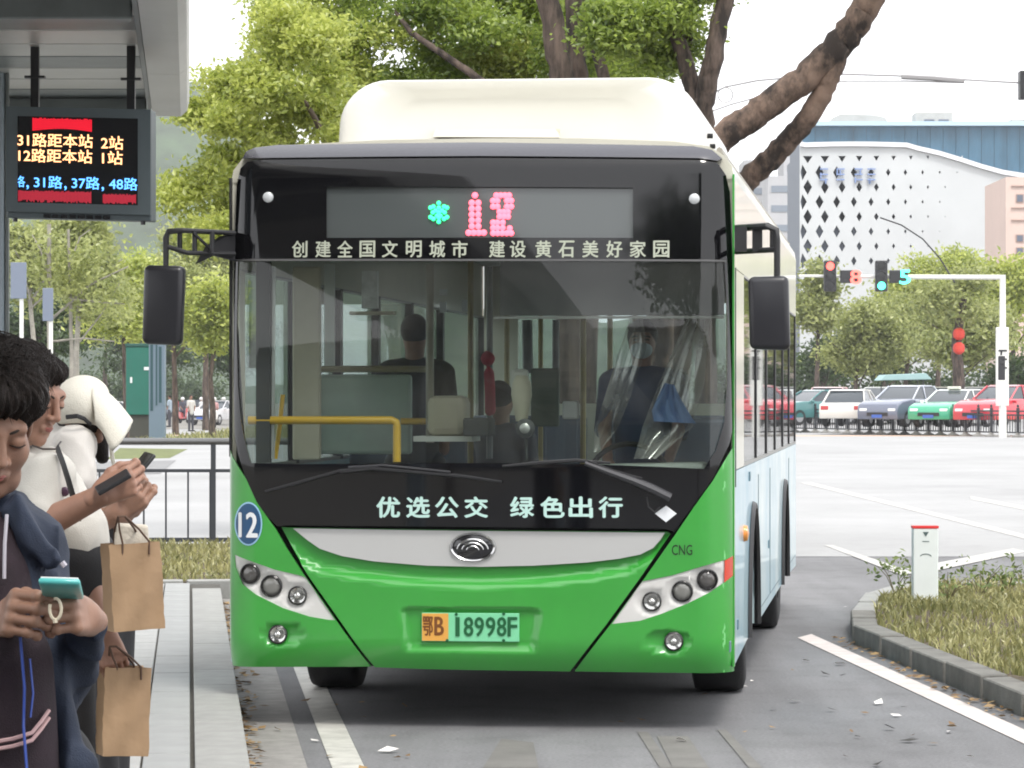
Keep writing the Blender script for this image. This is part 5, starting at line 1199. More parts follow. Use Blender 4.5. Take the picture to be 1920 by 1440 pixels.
# --- mirrors
def Q(px, py, v): u, z = P2(px, py, v); return Vector((u, v, z))
q = MB(); v = -.12
q.tube([Q(311,500,v), Q(311,446,v), Q(316,434,v), Q(340,432,v), Q(440,437,.12)], [.014,.016,.016,.013,.013], 8); q.tube([Q(313,462,v), Q(350,474,v), Q(440,476,.12)], .012, 8)
for x in (337, 365, 398): q.tube([Q(x,434,v+.05), Q(x,473,v+.05)], .013, 8)
q.tube([Q(362,436,v+.03), Q(398,470,v+.1)], .008, 6)
ml = q.build('mirror', m_plast, bus, smooth=True, label='hanging black mirror and ladder bracket on the door side')
def mirror_house(c0, c1, c2, c3, v, th, nm, par):
    pts = [c0, c1, c2, c3]; vs = [Vector(p)+Vector((0,-th*.5,0)) for p in pts]+[Vector(p)+Vector((0,th*.5,0)) for p in pts]
    return MB().add(vs, [(0,1,2,3),(7,6,5,4),(0,4,5,1),(1,5,6,2),(2,6,7,3),(3,7,4,0)]).build(nm, mat('mirror_shell', (.018,.018,.022), .32), par, bevel=.03, seg=3, smooth=True, ang=70)
mirror_house(Q(272,497,v), Q(348,499,v), Q(342,648,v), Q(268,645,v), v, .09, 'mirror_housing', ml)
q = MB(); q.add([tuple(Q(366,496,-.05)), tuple(Q(385,462,-.05)), tuple(Q(412,443,-.02)), tuple(Q(441,436,.15)), tuple(Q(441,490,.15)), tuple(Q(400,480,.0)), tuple(Q(366,496,.02)), tuple(Q(385,462,.03)), tuple(Q(412,443,.06)), tuple(Q(441,436,.22)), tuple(Q(441,490,.22)), tuple(Q(400,480,.08))], [(0,1,2,3,4,5),(11,10,9,8,7,6)]+[(i, i+6, (i+1)%6+6, (i+1)%6) for i in range(6)])
q.build('bracket_fairing', m_plast, ml)
v = .02; q = MB(); q.tube([Q(1380,428,.3), Q(1440,424,v), Q(1455,432,v), Q(1457,450,v), Q(1457,520,v)], [.018,.018,.018,.016,.016], 8); q.tube([Q(1380,472,.3), Q(1455,468,v)], .014, 8)
for x in (1389, 1420): q.beam(Q(x,425,v+.12), Q(x,472,v+.12), .05 if x > 1400 else .06, .03)
q.tube([Q(1448,428,v+.05), Q(1448,470,v+.05)], .014, 6)
mr_ = q.build('mirror', m_plast, bus, smooth=True, label='hanging black mirror on the driver side with plate bracket')
mirror_house(Q(1403,519,v), Q(1479,517,v), Q(1482,657,v), Q(1406,655,v), v, .09, 'mirror_housing', mr_)

# ------------------------------------------------------------------ inside the bus
m_in = mat('interior_grey', (.35,.36,.33), .7, var=.08, scale=3); m_ind = mat('interior_dark', (.05,.055,.055), .7); m_yel = mat('handrail_yellow', (.75,.45,.03), .3, coat=.4); m_beige = mat('interior_beige', (.55,.50,.38), .6, var=.1, scale=3)
m_dash = mat('dashboard', (.30,.34,.31), .6, var=.12, scale=5)
q = MB(); q.bb(-HWB+.07, HWB-.07, .5, LB-.1, 2.70, 2.74); q.build('ceiling', mat('interior_ceiling', (.35,.36,.36), .7), bus)
def IQ(px, py, v): return Q(px, py, v)
def ibox(name, x0, y0, x1, y1, v, th, m, parent=bus, bevel=.0, **kw):
    a, b_ = Q(x0, y0, v), Q(x1, y1, v); q = MB(); q.bb(a.x, b_.x, v, v+th, b_.z, a.z); return q.build(name, m, parent, bevel=bevel, seg=2, **kw)
# dashboard, deeper on the driver side
q = MB(); poly = [(-1.1,.95),(-.35,.98),(-.28,1.20),(.1,1.24),(.25,1.30),(1.12,1.32),(1.15,.6),(-1.1,.6)]; q.prism(poly, lambda x, z, t: (x, .34 if not t else .85, z), 1); q.build('dashboard', m_dash, bus, bevel=.03, smooth=True)
ibox('ticket_shelf', 775, 818, 885, 828, .9, .35, mat('shelf_white', (.75,.75,.7), .5)); ibox('ticket_machine', 868, 784, 916, 818, .8, .3, m_ind, bevel=.01)
ibox('driver_partition', 800, 742, 872, 818, 1.0, .25, m_beige, bevel=.04); ibox('door_side_panel', 548, 500, 600, 862, 1.05, .05, m_beige, bevel=.01)
ibox('partition_panel', 596, 702, 772, 852, 1.5, .04, mat('partition_frosted', (.38,.46,.40), .35, var=.12, scale=3), bevel=.02)
q = MB(); q.tube([Q(586,850,1.47), Q(586,705,1.47), Q(598,692,1.47), Q(800,692,1.47)], .018, 8); q.build('partition_rail', mat('rail_worn_yellow', (.28,.24,.14), .4), bus, smooth=True)
q = MB(); q.tube([Q(806,495,1.3), Q(806,830,1.3)], .022, 10); q.build('grab_pole', mat('pole_beige', (.33,.30,.24), .4), bus, smooth=True)
q = MB(); q.tube([Q(466,788,.52), Q(735,788,.52), Q(743,792,.52), Q(744,800,.52), Q(744,866,.52)], .021, 12); q.build('front_handrail', m_yel, bus, smooth=True)
q = MB(); q.tube([Q(752,790,1.35), Q(800,790,1.35)], .018, 10); q.build('short_handrail', m_yel, bus, smooth=True)
q = MB(); q.tube([Q(512,500,.55), Q(510,860,.55)], .014, 8); q.build('door_pole', mat('steel_pole', (.5,.5,.48), .3, metal=.6), bus, smooth=True)
q = MB(); q.tube([Q(530,740,.6), Q(524,800,.6), Q(516,860,.6)], .012, 8); q.build('door_lever', m_yel, bus, smooth=True)
ibox('door_post', 480, 490, 506, 868, .5, .05, m_ind); 
ibox('door_gap_light', 608, 495, 626, 690, 1.9, .04, mat('gap_light_white', (.8,.8,.78), .4))  # white strip painted in place of daylight through the door gap
ibox('fare_screen', 678, 508, 707, 578, 1.6, .06, mat('screen_pale', (.6,.62,.62), .3, var=.3, scale=12)); ibox('screen_shelf', 655, 584, 738, 590, 1.6, .1, m_beige)
# small stickers seen deep inside
for x, y, w_, h_ in ((824,542,14,12),(824,566,13,20),(866,562,10,22)): ibox('notice', x, y, x+w_, y+h_, 2.2, .01, mat('notice_white', (.75,.77,.8), .5))
q = MB(); q.tube([Q(918,500,2.0), Q(918,860,2.0)], .018, 8); q.tube([Q(988,600,2.3), Q(990,700,2.3)], .03, 8); q.tube([Q(1042,600,2.4), Q(1042,700,2.4)], .02, 8); q.build('aisle_poles', mat('steel_pole_dark', (.16,.17,.18), .4), bus, smooth=True)
ibox('cab_door', 995, 690, 1048, 800, 1.5, .04, mat('cab_door_green', (.10,.13,.10), .6), bevel=.01); ibox('card_reader', 1054, 752, 1084, 786, 1.0, .08, mat('reader_grey', (.40,.41,.4), .5), bevel=.01)
q = MB(); q.lathe([(.03,0),(.055,.14),(.05,.20),(.03,.24)], Q(978,790,1.0)-Vector((0,0,.0)), 'Z', 14); q.build('paper_cup_stack', mat('cup_cream', (.7,.66,.5), .5), bus, smooth=True)
ibox('hand_sanitiser', 958, 692, 990, 740, 1.05, .06, mat('bottle_white', (.72,.72,.66), .4), bevel=.02)
# fan on the dashboard
c = Q(985, 803, .42); q = MB(); q.lathe([(.035,.02),(.05,.0),(.048,-.02),(.03,-.03),(.02,-.028)], c, (0,1,0), 24); fn_ = q.build('dashboard_fan', m_ind, bus, smooth=True)
q = MB(); q.lathe([(.034,-.022),(.02,-.036),(0,-.038)], c, (0,1,0), 20); q.build('fan_hub', mat('fan_silver', (.5,.5,.48), .3, metal=.4), fn_, smooth=True)
q = MB(); q.tube([c, c+Vector((.004,.02,-.16))], .008, 6); q.build('fan_stalk', m_ind, fn_)
# sun blind
q = MB(); A, B_ = Q(938,490,.62), Q(1358,591,.62); q.add([(A.x,.62,A.z),(B_.x,.62,A.z),(B_.x,.60,B_.z),(A.x,.60,B_.z),(A.x,.63,A.z),(B_.x,.63,A.z),(B_.x,.61,B_.z),(A.x,.61,B_.z)], [(0,3,2,1),(4,5,6,7),(0,1,5,4),(1,2,6,5),(2,3,7,6),(3,0,4,7)]); sb = q.build('sun_blind', mat('blind_grey', (.14,.145,.14), .6, var=.08, scale=6), bus)
q = MB(); q.tube([(A.x-.03,.60,B_.z-.01),(B_.x,.60,B_.z-.01)], .007, 8); q.build('blind_rod', mat('blind_rod_white', (.6,.6,.58), .4), sb)
# clear plastic curtain round the driver
def film(name, pts, m):
    V = []; Fc = []; k = 9
    for i, (a, b_) in enumerate(pts):
        for j in range(k+1):
            t = j/k; p = Vector(a).lerp(Vector(b_), t); p.y += .035*math.sin(t*19+i*1.3)+.02*math.sin(t*41+i*2.7); V.append(p)
    for i in range(len(pts)-1):
        for j in range(k): Fc.append((i*(k+1)+j, i*(k+1)+j+1, (i+1)*(k+1)+j+1, (i+1)*(k+1)+j))
    me = bpy.data.meshes.new(name); me.from_pydata(V, [], Fc)
    for p in me.polygons: p.use_smooth = True
    return link(name, me, m, bus)
m_film = glass_mat('clear_film', (.93,.94,.94), .14, 2.6, dirt_sheen=.55)  # diffuse white mixed into the film paints its bright sheen streaks
film('clear_curtain', [(Q(1198,495,.8), Q(1232,495,.8)), (Q(1178,600,.8), Q(1205,600,.8)), (Q(1160,660,.8), Q(1212,650,.8)), (Q(1135,740,.75), Q(1185,740,.75)), (Q(1118,800,.6), Q(1160,800,.6)), (Q(1112,850,.5), Q(1130,840,.5))], m_film)
film('clear_curtain', [(Q(1300,480,.8), Q(1345,480,.8)), (Q(1285,600,.8), Q(1330,600,.8)), (Q(1235,720,.8), Q(1320,720,.8)), (Q(1205,800,.7), Q(1300,800,.7)), (Q(1190,860,.55), Q(1230,860,.55))], m_film)
# driver seat
ibox('driver_seat', 1150, 690, 1290, 830, 1.45, .12, m_ind, bevel=.05)
q = MB(); q.bb(.45, .95, 1.0, 1.5, .72, .82); q.build('seat_base', m_ind, bus, bevel=.04)
q = MB(); q.tube([Vector((.7+.21*math.cos(a), .83+.06*math.sin(a), 1.22+.19*math.sin(a))) for a in np.linspace(0, 2*math.pi, 24)], .014, 8); q.tube([(.7,.83,1.22),(.7,.72,1.0)], .03, 8); q.build('steering_wheel', m_plast, bus, smooth=True)
# passenger seats
SB = MB().box((0,0,.45), (.42,.42,.08)).box((0,.19,.78), (.42,.06,.62)).mesh('passenger_seat', bevel=.03, seg=2, smooth=True)
m_seat = mat('seat_fabric', (.10,.12,.16), .8)
for v in (3.3, 4.1, 4.9, 5.7, 6.5, 8.8, 9.6):
    for x in (-.98, -.54, .54, .98): o = link('passenger_seat', SB, m_seat, bus); o.location = (x, v, .42)
for v in (2.4, 4.2, 6.2):
    for x in (-.32, .32): q = MB(); q.tube([(x, v, .42), (x, v, 2.7)], .017, 8); q.build('grab_pole', mat('pole_dull_yellow', (.30,.23,.08), .45), bus, smooth=True)
# ================================================================== PEOPLE
def skin_mat(name, base, lip):
    if name in MATS: return MATS[name]
    m = mat(name, base, .52, var=.10, scale=30, bump=.12, bscale=500); b_ = m.node_tree.nodes['Principled BSDF']
    b_.inputs['Subsurface Weight'].default_value = .12; b_.inputs['Subsurface Radius'].default_value = (.012,.005,.003); b_.inputs['Subsurface Scale'].default_value = .6; return m
m_skin = skin_mat('skin', (.28,.155,.105), 0); m_skin2 = skin_mat('skin_light', (.33,.18,.125), 0)
m_lip = mat('lips', (.34,.11,.09), .4); m_hair = mat('hair_black', (.014,.009,.007), .55, spec=.3, var=.6, scale=60, stretch=(6,1,1), bump=.9, bscale=120)
m_eye = mat('eye_white', (.5,.48,.45), .2); m_iris = mat('iris_dark', (.015,.01,.008), .1); m_brow = mat('eyebrow', (.02,.012,.009), .8)
def head_sdf():
    s = SDF()
    s.ell((0,.018,.038), (.074,.090,.084)); s.ell((0,-.03,-.03), (.054,.060,.078), .03)
    s.cap((-.028,-.045,-.085), (.028,-.045,-.085), .028, .028, .03); s.ell((0,-.072,-.098), (.020,.018,.016), .02)
    for x in (-1, 1): s.ell((x*.037,-.058,-.024), (.024,.026,.026), .025)
    s.cap((-.034,-.076,.028), (.034,-.076,.028), .014, .014, .02)
    for x in (-1, 1): s.ell((x*.031,-.104,.007), (.018,.016,.012), .014, '-')
    for x in (-1, 1): s.ell((x*.031,-.079,.006), (.0165,.0150,.0135), .006)
    s.cap((0,-.088,.020), (0,-.108,-.024), .0075, .0105, .010); 
    for x in (-1, 1): s.ell((x*.0125,-.097,-.028), (.0085,.010,.0075), .006)
    s.cap((-.019,-.086,-.057), (0,-.094,-.053), .0045, .0062, .008); s.cap((.019,-.086,-.057), (0,-.094,-.053), .0045, .0062, .008); s.cap((-.015,-.085,-.064), (.015,-.085,-.064), .0065, .0065, .008)
    for x in (-1, 1): s.ell((x*.076,.012,-.005), (.008,.019,.031), .008)
    return s
def neck_sdf(k=.045): s = SDF(); s.cap((0,.022,-.06), (0,.05,-.20), k, k+.006, .02); return s
def face_bits(body, M, shut=.5, blush=True):
    def tub(name, pts, r_, m, par=body): q = MB(); q.tube([M @ Vector(p) for p in pts], r_, 6); return q.build(name, m, par, smooth=True)
    for x in (-1, 1):
        e = SDF(); e.ell((x*.031,-.0790,.004), (.0135,.0137,.0120)); P, Q = e.xf(M).mesh(.0012, pad=.004); link('eyelid', np_mesh('eyelid', P, Q), body.data.materials[0], body)
        pts = [(x*.031+dx, -.0938+abs(dx)*.20+(dx*dx)*16, .0005+abs(dx)*.10) for dx in np.linspace(-.0150, .0150, 9)]
        tub('eyelash', pts, [.0006,.0013,.0017,.0019,.0019,.0019,.0017,.0013,.0006], m_brow)
        pts = [(x*(.013+t*.034), -.0905+t*t*.014, .0255+math.sin(t*2.4)*.006) for t in np.linspace(0, 1, 9)]
        tub('eyebrow', pts, [.0018,.0027,.003,.003,.0028,.0025,.002,.0015,.0008], m_brow)
    tub('upper_lip', [(t*.0195, -.0985+abs(t)**2*.012, -.0555-abs(t)*.0035+(.0012 if abs(t) > .15 else 0)) for t in np.linspace(-1, 1, 11)], [.0008,.002,.0028,.0034,.0036,.0034,.0036,.0034,.0028,.002,.0008], m_lip)
    tub('lower_lip', [(t*.0165, -.0955+abs(t)**2*.011, -.0625+abs(t)*.003) for t in np.linspace(-1, 1, 9)], [.0008,.0028,.0038,.0043,.0045,.0043,.0038,.0028,.0008], m_lip)
def hand_sdf(M, curls, thumb=((.040,.045,-.018),(.043,.074,-.030),(.034,.098,-.040)), s=1.0, spread=.02):
    h_ = SDF(); kn = []
    L = ((.042,.025,.020),(.046,.029,.021),(.042,.027,.020),(.033,.021,.018)); X = (.030,.010,-.010,-.028); Y = (.086,.089,.085,.078)
    for i in range(4):
        h_.cap((X[i]*.55,0,0), (X[i],Y[i]*.97,0), .0150, .0125, .010)
    h_.ell((0,.045,-.007), (.034,.038,.014), .01); h_.cap((0,-.03,0), (0,.01,0), .024, .025, .015)
    for i in range(4):
        p = Vector((X[i],Y[i],0)); a = 0; c_ = curls[i] if isinstance(curls[0], (tuple, list)) else curls; r_ = (.0098,.0100,.0095,.0085)[i]
        for j in range(3):
            a += R(c_[j]); d = Vector((spread*(1.5-i)*.5, math.cos(a), -math.sin(a))).normalized(); n_ = p+d*L[i][j]; h_.cap(p, n_, r_*(1-.09*j), r_*(1-.09*(j+1)), .0035); h_.ell(p, (r_*1.07,)*3, .004) if j else None; p = n_
    t0 = Vector((.022,.012,-.008)); r_ = (.0165,.0125,.0108,.0092)
    for j, q_ in enumerate(thumb): h_.cap(t0, q_, r_[j], r_[j+1], .006 if j else .012); t0 = Vector(q_)
    S = Matrix.Scale(s, 4)
    q2 = SDF()
    for kd, d, k, op in h_.p:
        if kd == 'c': q2.p.append((kd, (d[0]*s, d[1]*s, d[2]*s, d[3]*s), k, op))
        else: q2.p.append((kd, (d[0]*s, tuple(v*s for v in d[1]), d[2]), k, op))
    return q2.xf(M)
def frame(o, fing, back):
    y = Vector(fing).normalized(); z = Vector(back); z = (z-y*z.dot(y)).normalized(); x = y.cross(z)
    return Matrix(((x.x,y.x,z.x,o[0]),(x.y,y.y,z.y,o[1]),(x.z,y.z,z.z,o[2]),(0,0,0,1)))
def flipx(M): return M @ Matrix.Diagonal((-1,1,1,1))
def HM(c, yaw, pitch, roll, s): return Matrix.Translation(c) @ Matrix.Rotation(R(yaw), 4, 'Z') @ Matrix.Rotation(R(pitch), 4, 'X') @ Matrix.Rotation(R(roll), 4, 'Y') @ Matrix.Scale(s, 4)
def xs(sdf, M):                                   # transform including uniform scale
    s = M.to_scale().x; q_ = SDF(); R3 = M.to_3x3().normalized()
    for kd, d, k, op in sdf.p:
        if kd == 'c': q_.p.append((kd, (M@d[0], M@d[1], d[2]*s, d[3]*s), k*s, op))
        else: q_.p.append((kd, (M@d[0], tuple(v*s for v in d[1]), R3 @ (d[2] if d[2] is not None else Matrix.Identity(3))), k*s, op))
    return q_
def join(name, parts, m, parent, **kw):
    P = []; Fq = []; k = 0
    for p, f in parts: P.append(p); Fq.append(f+k); k += len(p)
    return link(name, np_mesh(name, np.concatenate(P), np.concatenate(Fq)), m, parent, **kw)
def hair_noise(M, amp=.004, f=420):
    Mi = M.inverted()
    def g(X, Y, Z):
        x = Mi[0][0]*X+Mi[0][1]*Y+Mi[0][2]*Z+Mi[0][3]; y = Mi[1][0]*X+Mi[1][1]*Y+Mi[1][2]*Z+Mi[1][3]; z = Mi[2][0]*X+Mi[2][1]*Y+Mi[2][2]*Z+Mi[2][3]
        a = np.arctan2(x, y+.03)
        return amp*(np.sin(a*17+z*60)+.7*np.sin(a*31-z*45+1)+.5*np.sin(a*53+z*90+y*70)+.6*np.sin(x*90+2*np.sin(z*60)))
    return g
GZ = .15                                            # pavement level

def creases(amp, seed):
    r = np.random.default_rng(seed); ks = r.normal(size=(6, 3))*np.array((15, 15, 8)); ph = r.uniform(0, 6.28, 6); k2 = r.normal(size=(4, 3))*np.array((45, 45, 30)); p2_ = r.uniform(0, 6.28, 4)
    def g(X, Y, Z):
        o = 0
        for k, p in zip(ks, ph):
            w = np.sin(k[0]*X+k[1]*Y+k[2]*Z+p+1.2*np.sin(6*Z+p)); o = o+(1-np.abs(w))**2*2-1
        for k, p in zip(k2, p2_): o = o+.22*np.sin(k[0]*X+k[1]*Y+k[2]*Z+p)
        return -amp*o/3.2
    return g
# ---------------- woman with the turquoise phone, nearest
DA = 5.75; kA = F/DA
def A(px, py, d=0): return at(px, py, DA+d)
rootA = Vector((A(-25,0).x, DA+.05, GZ)); wa_ = thing('person', 'person in dark navy coat looking down at a turquoise phone in both hands', 'person', rootA)
def L(v): return Vector(v)-rootA
MA = HM(L(A(-22,795,.0)), 24, 26, 0, .95)
parts = [xs(head_sdf()+neck_sdf(), MA).mesh(.0021)]
# hands round the phone
hR = frame(L(A(12,1160,-.13)), (.26,-.94,.18), (-.93,-.24,.22)); hL = frame(L(A(166,1160,-.12)), (-.20,-.95,.22), (.93,-.18,.20))
parts.append(hand_sdf(flipx(hR), ((52,62,40),(56,64,40),(60,64,40),(64,60,40)), s=.98, thumb=((.040,.040,-.020),(.036,.072,-.034),(.022,.098,-.040))).mesh(.0018))
parts.append(hand_sdf(hL, ((52,66,42),(58,66,42),(62,64,42),(66,62,42)), s=.95, thumb=((.040,.040,-.020),(.036,.072,-.034),(.022,.098,-.040))).mesh(.0018))
bA = join('skin', parts, m_skin, wa_); face_bits(bA, MA)
hs = SDF(); hs.ell((0,.028,.052), (.091,.104,.098)); hs.ell((0,-.052,.083), (.070,.046,.034), .02); hs.ell((-.05,-.01,.07), (.045,.06,.05), .02); hs.ell((.05,-.01,.07), (.045,.065,.05), .02); hs.ell((0,.07,-.03), (.072,.05,.07), .03)
hs.ell((0,-.10,-.03), (.068,.060,.078), .012, '-')
hsx = xs(hs, MA); P, Q_ = hsx.mesh(.0026, hair_noise(MA, .0026)); hobj = join('hair', [(P, Q_)], m_hair, wa_)
# loose strands over the hair for a broken outline
q = MB(); rr = random.Random(11)
for i in range(1100):
    a = rr.uniform(0, 6.28); e_ = rr.uniform(.15, 1.3); d = Vector((math.cos(a)*math.cos(e_)*.098, math.sin(a)*math.cos(e_)*.108+.028, math.sin(e_)*.10+.055)); tn = Vector((rr.uniform(-1,1), rr.uniform(-1,1), rr.uniform(-.9,.1)))
    n_ = d.normalized(); tn = (tn-n_*tn.dot(n_)).normalized(); 
    if d.y < -.055 and d.z < .06: continue
    q.tube([MA@(d-n_*.004), MA@(d+tn*.018+n_*.003), MA@(d+tn*.036-n_*.003)], [.0008,.0008,.0002], 3)
q.build('strands', m_hair, hobj, smooth=True)
m_navy = mat('coat_navy', (.015,.024,.048), .75, var=.25, scale=9, bump=.25, bscale=350); m_swt = mat('sweater_maroon_black', (.022,.012,.018), .85, var=.3, scale=20, bump=.3, bscale=400)
cA = SDF(); f_ = lambda px, py, d=0: L(A(px, py, d))
cA.cap(f_(-150,990,.1), f_(60,1010,.07), .060, .055); cA.ell(f_(-35,1180,.03), (.150,.105,.26), .05); cA.cap(f_(-40,1350,.05), f_(-40,1900,.06), .155, .19, .06)
cA.cap(f_(60,1020,.08), f_(118,1270,.08), .058, .050, .05); cA.cap(f_(118,1270,.08), f_(164,1176,-.08), .048, .037, .02); cA.cap(f_(-150,1000,.08), f_(-135,1290,.02), .055, .048, .03); cA.cap(f_(-135,1290,.02), f_(4,1176,-.09), .050, .038, .02)
cA.cap(f_(-80,965,.06), f_(20,955,.07), .034, .032, .03); cA.box(f_(62,1002,-.035), (.030,.030,.078), .02, .03, rot=Matrix.Rotation(R(-36), 3, 'Y'))
for y0_ in (1240,): cA.cap(f_(95,1230,-.02), f_(140,1440,-.03), .030, .034, .03); cA.cap(f_(140,1440,-.03), f_(165,1800,0), .034, .05, .03)
cA.ell(f_(28,1075,-.16), (.040,.085,.10), .02, '-')
cA.obj('coat', .006, m_navy, wa_, creases(.010, 3))
sA = SDF(); sA.ell(f_(-8,1155,-.03), (.066,.062,.15), .02); sA.cap(f_(8,1250,-.07), f_(0,1900,-.03), .080, .12, .05); sA.cap(f_(-60,985,.02), f_(5,1000,-.01), .038, .036, .02); sA.obj('sweater', .006, m_swt, wa_, folds(.002, (20,20,9), 5))
q = MB(); q.tube([f_(13,965,-.115), f_(9,1020,-.13), f_(8,1085,-.135)], .0032, 6); q.build('zip', mat('zip_pale', (.45,.43,.48), .4), wa_, smooth=True)
q = MB()
for dy in (0, 14): q.tube([f_(-20,1393+dy,-.16), f_(25,1385+dy,-.165), f_(60,1374+dy,-.155), f_(78,1352+dy,-.13), f_(92,1332+dy,-.11)], .0035, 6)
q.build('stripes', mat('stripe_pink', (.55,.36,.36), .7), wa_, smooth=True)
q = MB(); q.tube([f_(38,1195,-.17), f_(46,1290,-.178), f_(44,1360,-.18), f_(50,1440,-.18), f_(50,1500,-.18)], .0075, 6, sq=.3); q.tube([f_(56,1235,-.165), f_(62,1300,-.17), f_(57,1345,-.172)], .006, 6, sq=.3); q.build('lanyard', mat('lanyard_blue', (.02,.06,.32), .5), wa_, smooth=True)
q = MB(); q.tube([f_(116,1054,-.12), f_(122,1062,-.12)], .005, 6); q.build('collar_tag', mat('zip_pale', (.45,.43,.48), .4), wa_)
tr_ = SDF()
for s in (-.09, .09): tr_.cap((s,.03,.85), (s*1.1,.02,.1), .085, .055, .02)
tr_.cap((-.06,.03,.86), (.06,.03,.86), .11, .11, .03); m_pants = mat('trousers_black', (.012,.012,.014), .8, bump=.2, bscale=300); tr_.obj('trousers', .011, m_pants, wa_)
sh_ = SDF(); 
for s in (-.1, .1): sh_.cap((s,.03,.035), (s,-.12,.03), .042, .038); 
sh_.obj('shoes', .009, m_plast, wa_)
# phone
ph = thing('mobile_phone', 'white and turquoise phone held level in two hands by the person in the navy coat', 'phone', A(115,1104,-.26)); M = Euler((R(-14), R(2), R(4))).to_matrix()
MB().box((0,0,0), (.066,.130,.010), M).build('case', mat('phone_turquoise', (.10,.50,.48), .35, coat=.4), ph, bevel=.004, smooth=True, ang=60); MB().box(M@Vector((0,0,.0058)), (.060,.124,.003), M).build('screen', mat('phone_white', (.75,.76,.76), .3), ph, bevel=.001)
lp_ = thing('ring_strap', 'small cream finger ring strap dangling under the turquoise phone', 'strap', A(110,1130,-.30)); q = MB(); q.tube([A(104+11*math.cos(a)-0, 1142+20*math.sin(a), -.3)-A(110,1130,-.30) for a in np.linspace(-1.8, 3.6, 14)], .0026, 6); q.tube([A(103,1160,-.3)-A(110,1130,-.30), A(104,1168,-.3)-A(110,1130,-.30)], .004, 6); q.build('loop', mat('strap_cream', (.62,.55,.42), .5), lp_, smooth=True)

# ---------------- woman in the cream tee, middle
DBb = 8.3
def B(px, py, d=0): return at(px, py, DBb+d)
rootB = Vector((B(80,0).x, DBb+.05, GZ)); wb_ = thing('person', 'dark-haired person in cream tee with black strap looking down at a phone', 'person', rootB)
LB_ = lambda px, py, d=0: B(px, py, d)-rootB
MBm = HM(LB_(52,742), 62, 20, 0, .93)
bB = SDF()
parts = [xs(head_sdf()+neck_sdf(.047), MBm).mesh(.0026)]
arm = SDF(); arm.cap(LB_(78,985,-.16), LB_(192,928,-.20), .038, .026); parts.append(arm.mesh(.005))
hB = frame(LB_(190,928,-.20), (.86,.05,.42), (.2,-1,-.1)); parts.append(hand_sdf(flipx(hB), ((45,50,35),(50,55,35),(55,55,35),(60,55,35)), s=.92).mesh(.0026))
arm = SDF(); arm.cap(LB_(150,1010,.05), LB_(196,1188,-.10), .034, .024); parts.append(arm.mesh(.005))
hB2 = frame(LB_(196,1186,-.10), (.35,-.1,-.95), (.2,-1,0)); parts.append(hand_sdf(hB2, (55,70,50), s=.88).mesh(.0026))
skB = join('skin', parts, m_skin2, wb_); face_bits(skB, MBm)
hs = SDF(); hs.ell((0,.032,.048), (.086,.100,.092)); hs.ell((0,-.045,.083), (.064,.040,.030), .02); hs.ell((0,.085,-.03), (.070,.045,.085), .03); hs.ell((0,-.10,-.028), (.080,.060,.086), .012, '-')
P, Q_ = xs(hs, MBm).mesh(.003, hair_noise(MBm, .0022)); join('hair', [(P, Q_)], m_hair, wb_)
m_cr = mat('tee_cream', (.60,.58,.53), .85, var=.06, scale=8, bump=.25, bscale=300); m_wt = mat('blouse_white', (.68,.65,.61), .85, var=.05, scale=8, bump=.2, bscale=300)
tB = SDF(); tB.cap(LB_(20,880,.14), LB_(100,885,-.06), .062, .052, .03); tB.ell(LB_(78,940,.0), (.105,.110,.14), .04); tB.cap(LB_(75,950,.02), LB_(120,1000,.02), .105, .110, .04)
tB.cap(LB_(85,890,-.1), LB_(72,975,-.15), .058, .060, .03); tB.cap(LB_(100,1000,0), LB_(125,1010,0), .10, .10, .03)
tB.cap(LB_(88,800,.0), LB_(95,855,-.03), .055, .03, .015, '-')
tB.obj('tee', .006, m_cr, wb_, creases(.0055, 9))
q = MB(); q.tube([LB_(108,842,-.115), LB_(118,868,-.165), LB_(128,900,-.178), LB_(138,935,-.17), LB_(146,975,-.15)], .015, 6, sq=.3); q.build('bag_strap', m_plast, wb_, smooth=True)
q = MB(); q.tube([LB_(60,835,-.09), LB_(80,842,-.105), LB_(104,842,-.10), LB_(114,828,-.06)], .0025, 6); q.build('necklace', mat('necklace_dark', (.05,.04,.035), .3), wb_, smooth=True)
q = MB(); q.lathe([(.012,0),(.008,-.004),(0,-.005)], LB_(121,922,-.135), (0,1,0), 10); q.build('button_badge', mat('badge_purple', (.08,.04,.07), .4), wb_)
pB = SDF(); pB.cap(LB_(115,1040,.03), LB_(130,1060,.03), .115, .12, .03); pB.cap(LB_(110,1060,-.02), LB_(130,1500,-.02), .085, .075, .04); pB.cap(LB_(150,1060,.10), LB_(165,1500,.10), .085, .075, .04); pB.cap(LB_(130,1500,-.02), LB_(130,2050,0), .072, .055, .02); pB.cap(LB_(165,1500,.1), LB_(165,2050,.12), .072, .055, .02)
pB.obj('trousers', .008, m_pants, wb_, folds(.004, (12,12,5), 4)); sh_ = SDF()
for px in (130, 165): p = LB_(px, 2080, 0 if px < 150 else .12); p.z = .035; sh_.cap(p, p+Vector((.13,-.04,0)), .042, .036)
sh_.obj('shoes', .009, m_plast, wb_)
p2 = thing('mobile_phone', 'dark slim phone in the hand of the person in the cream tee', 'phone', B(212,904,-.25)); M = Euler((R(12), R(-30), R(8))).to_matrix(); MB().box((0,0,0), (.088,.07,.010), M).build('case', m_plast, p2, bevel=.003)

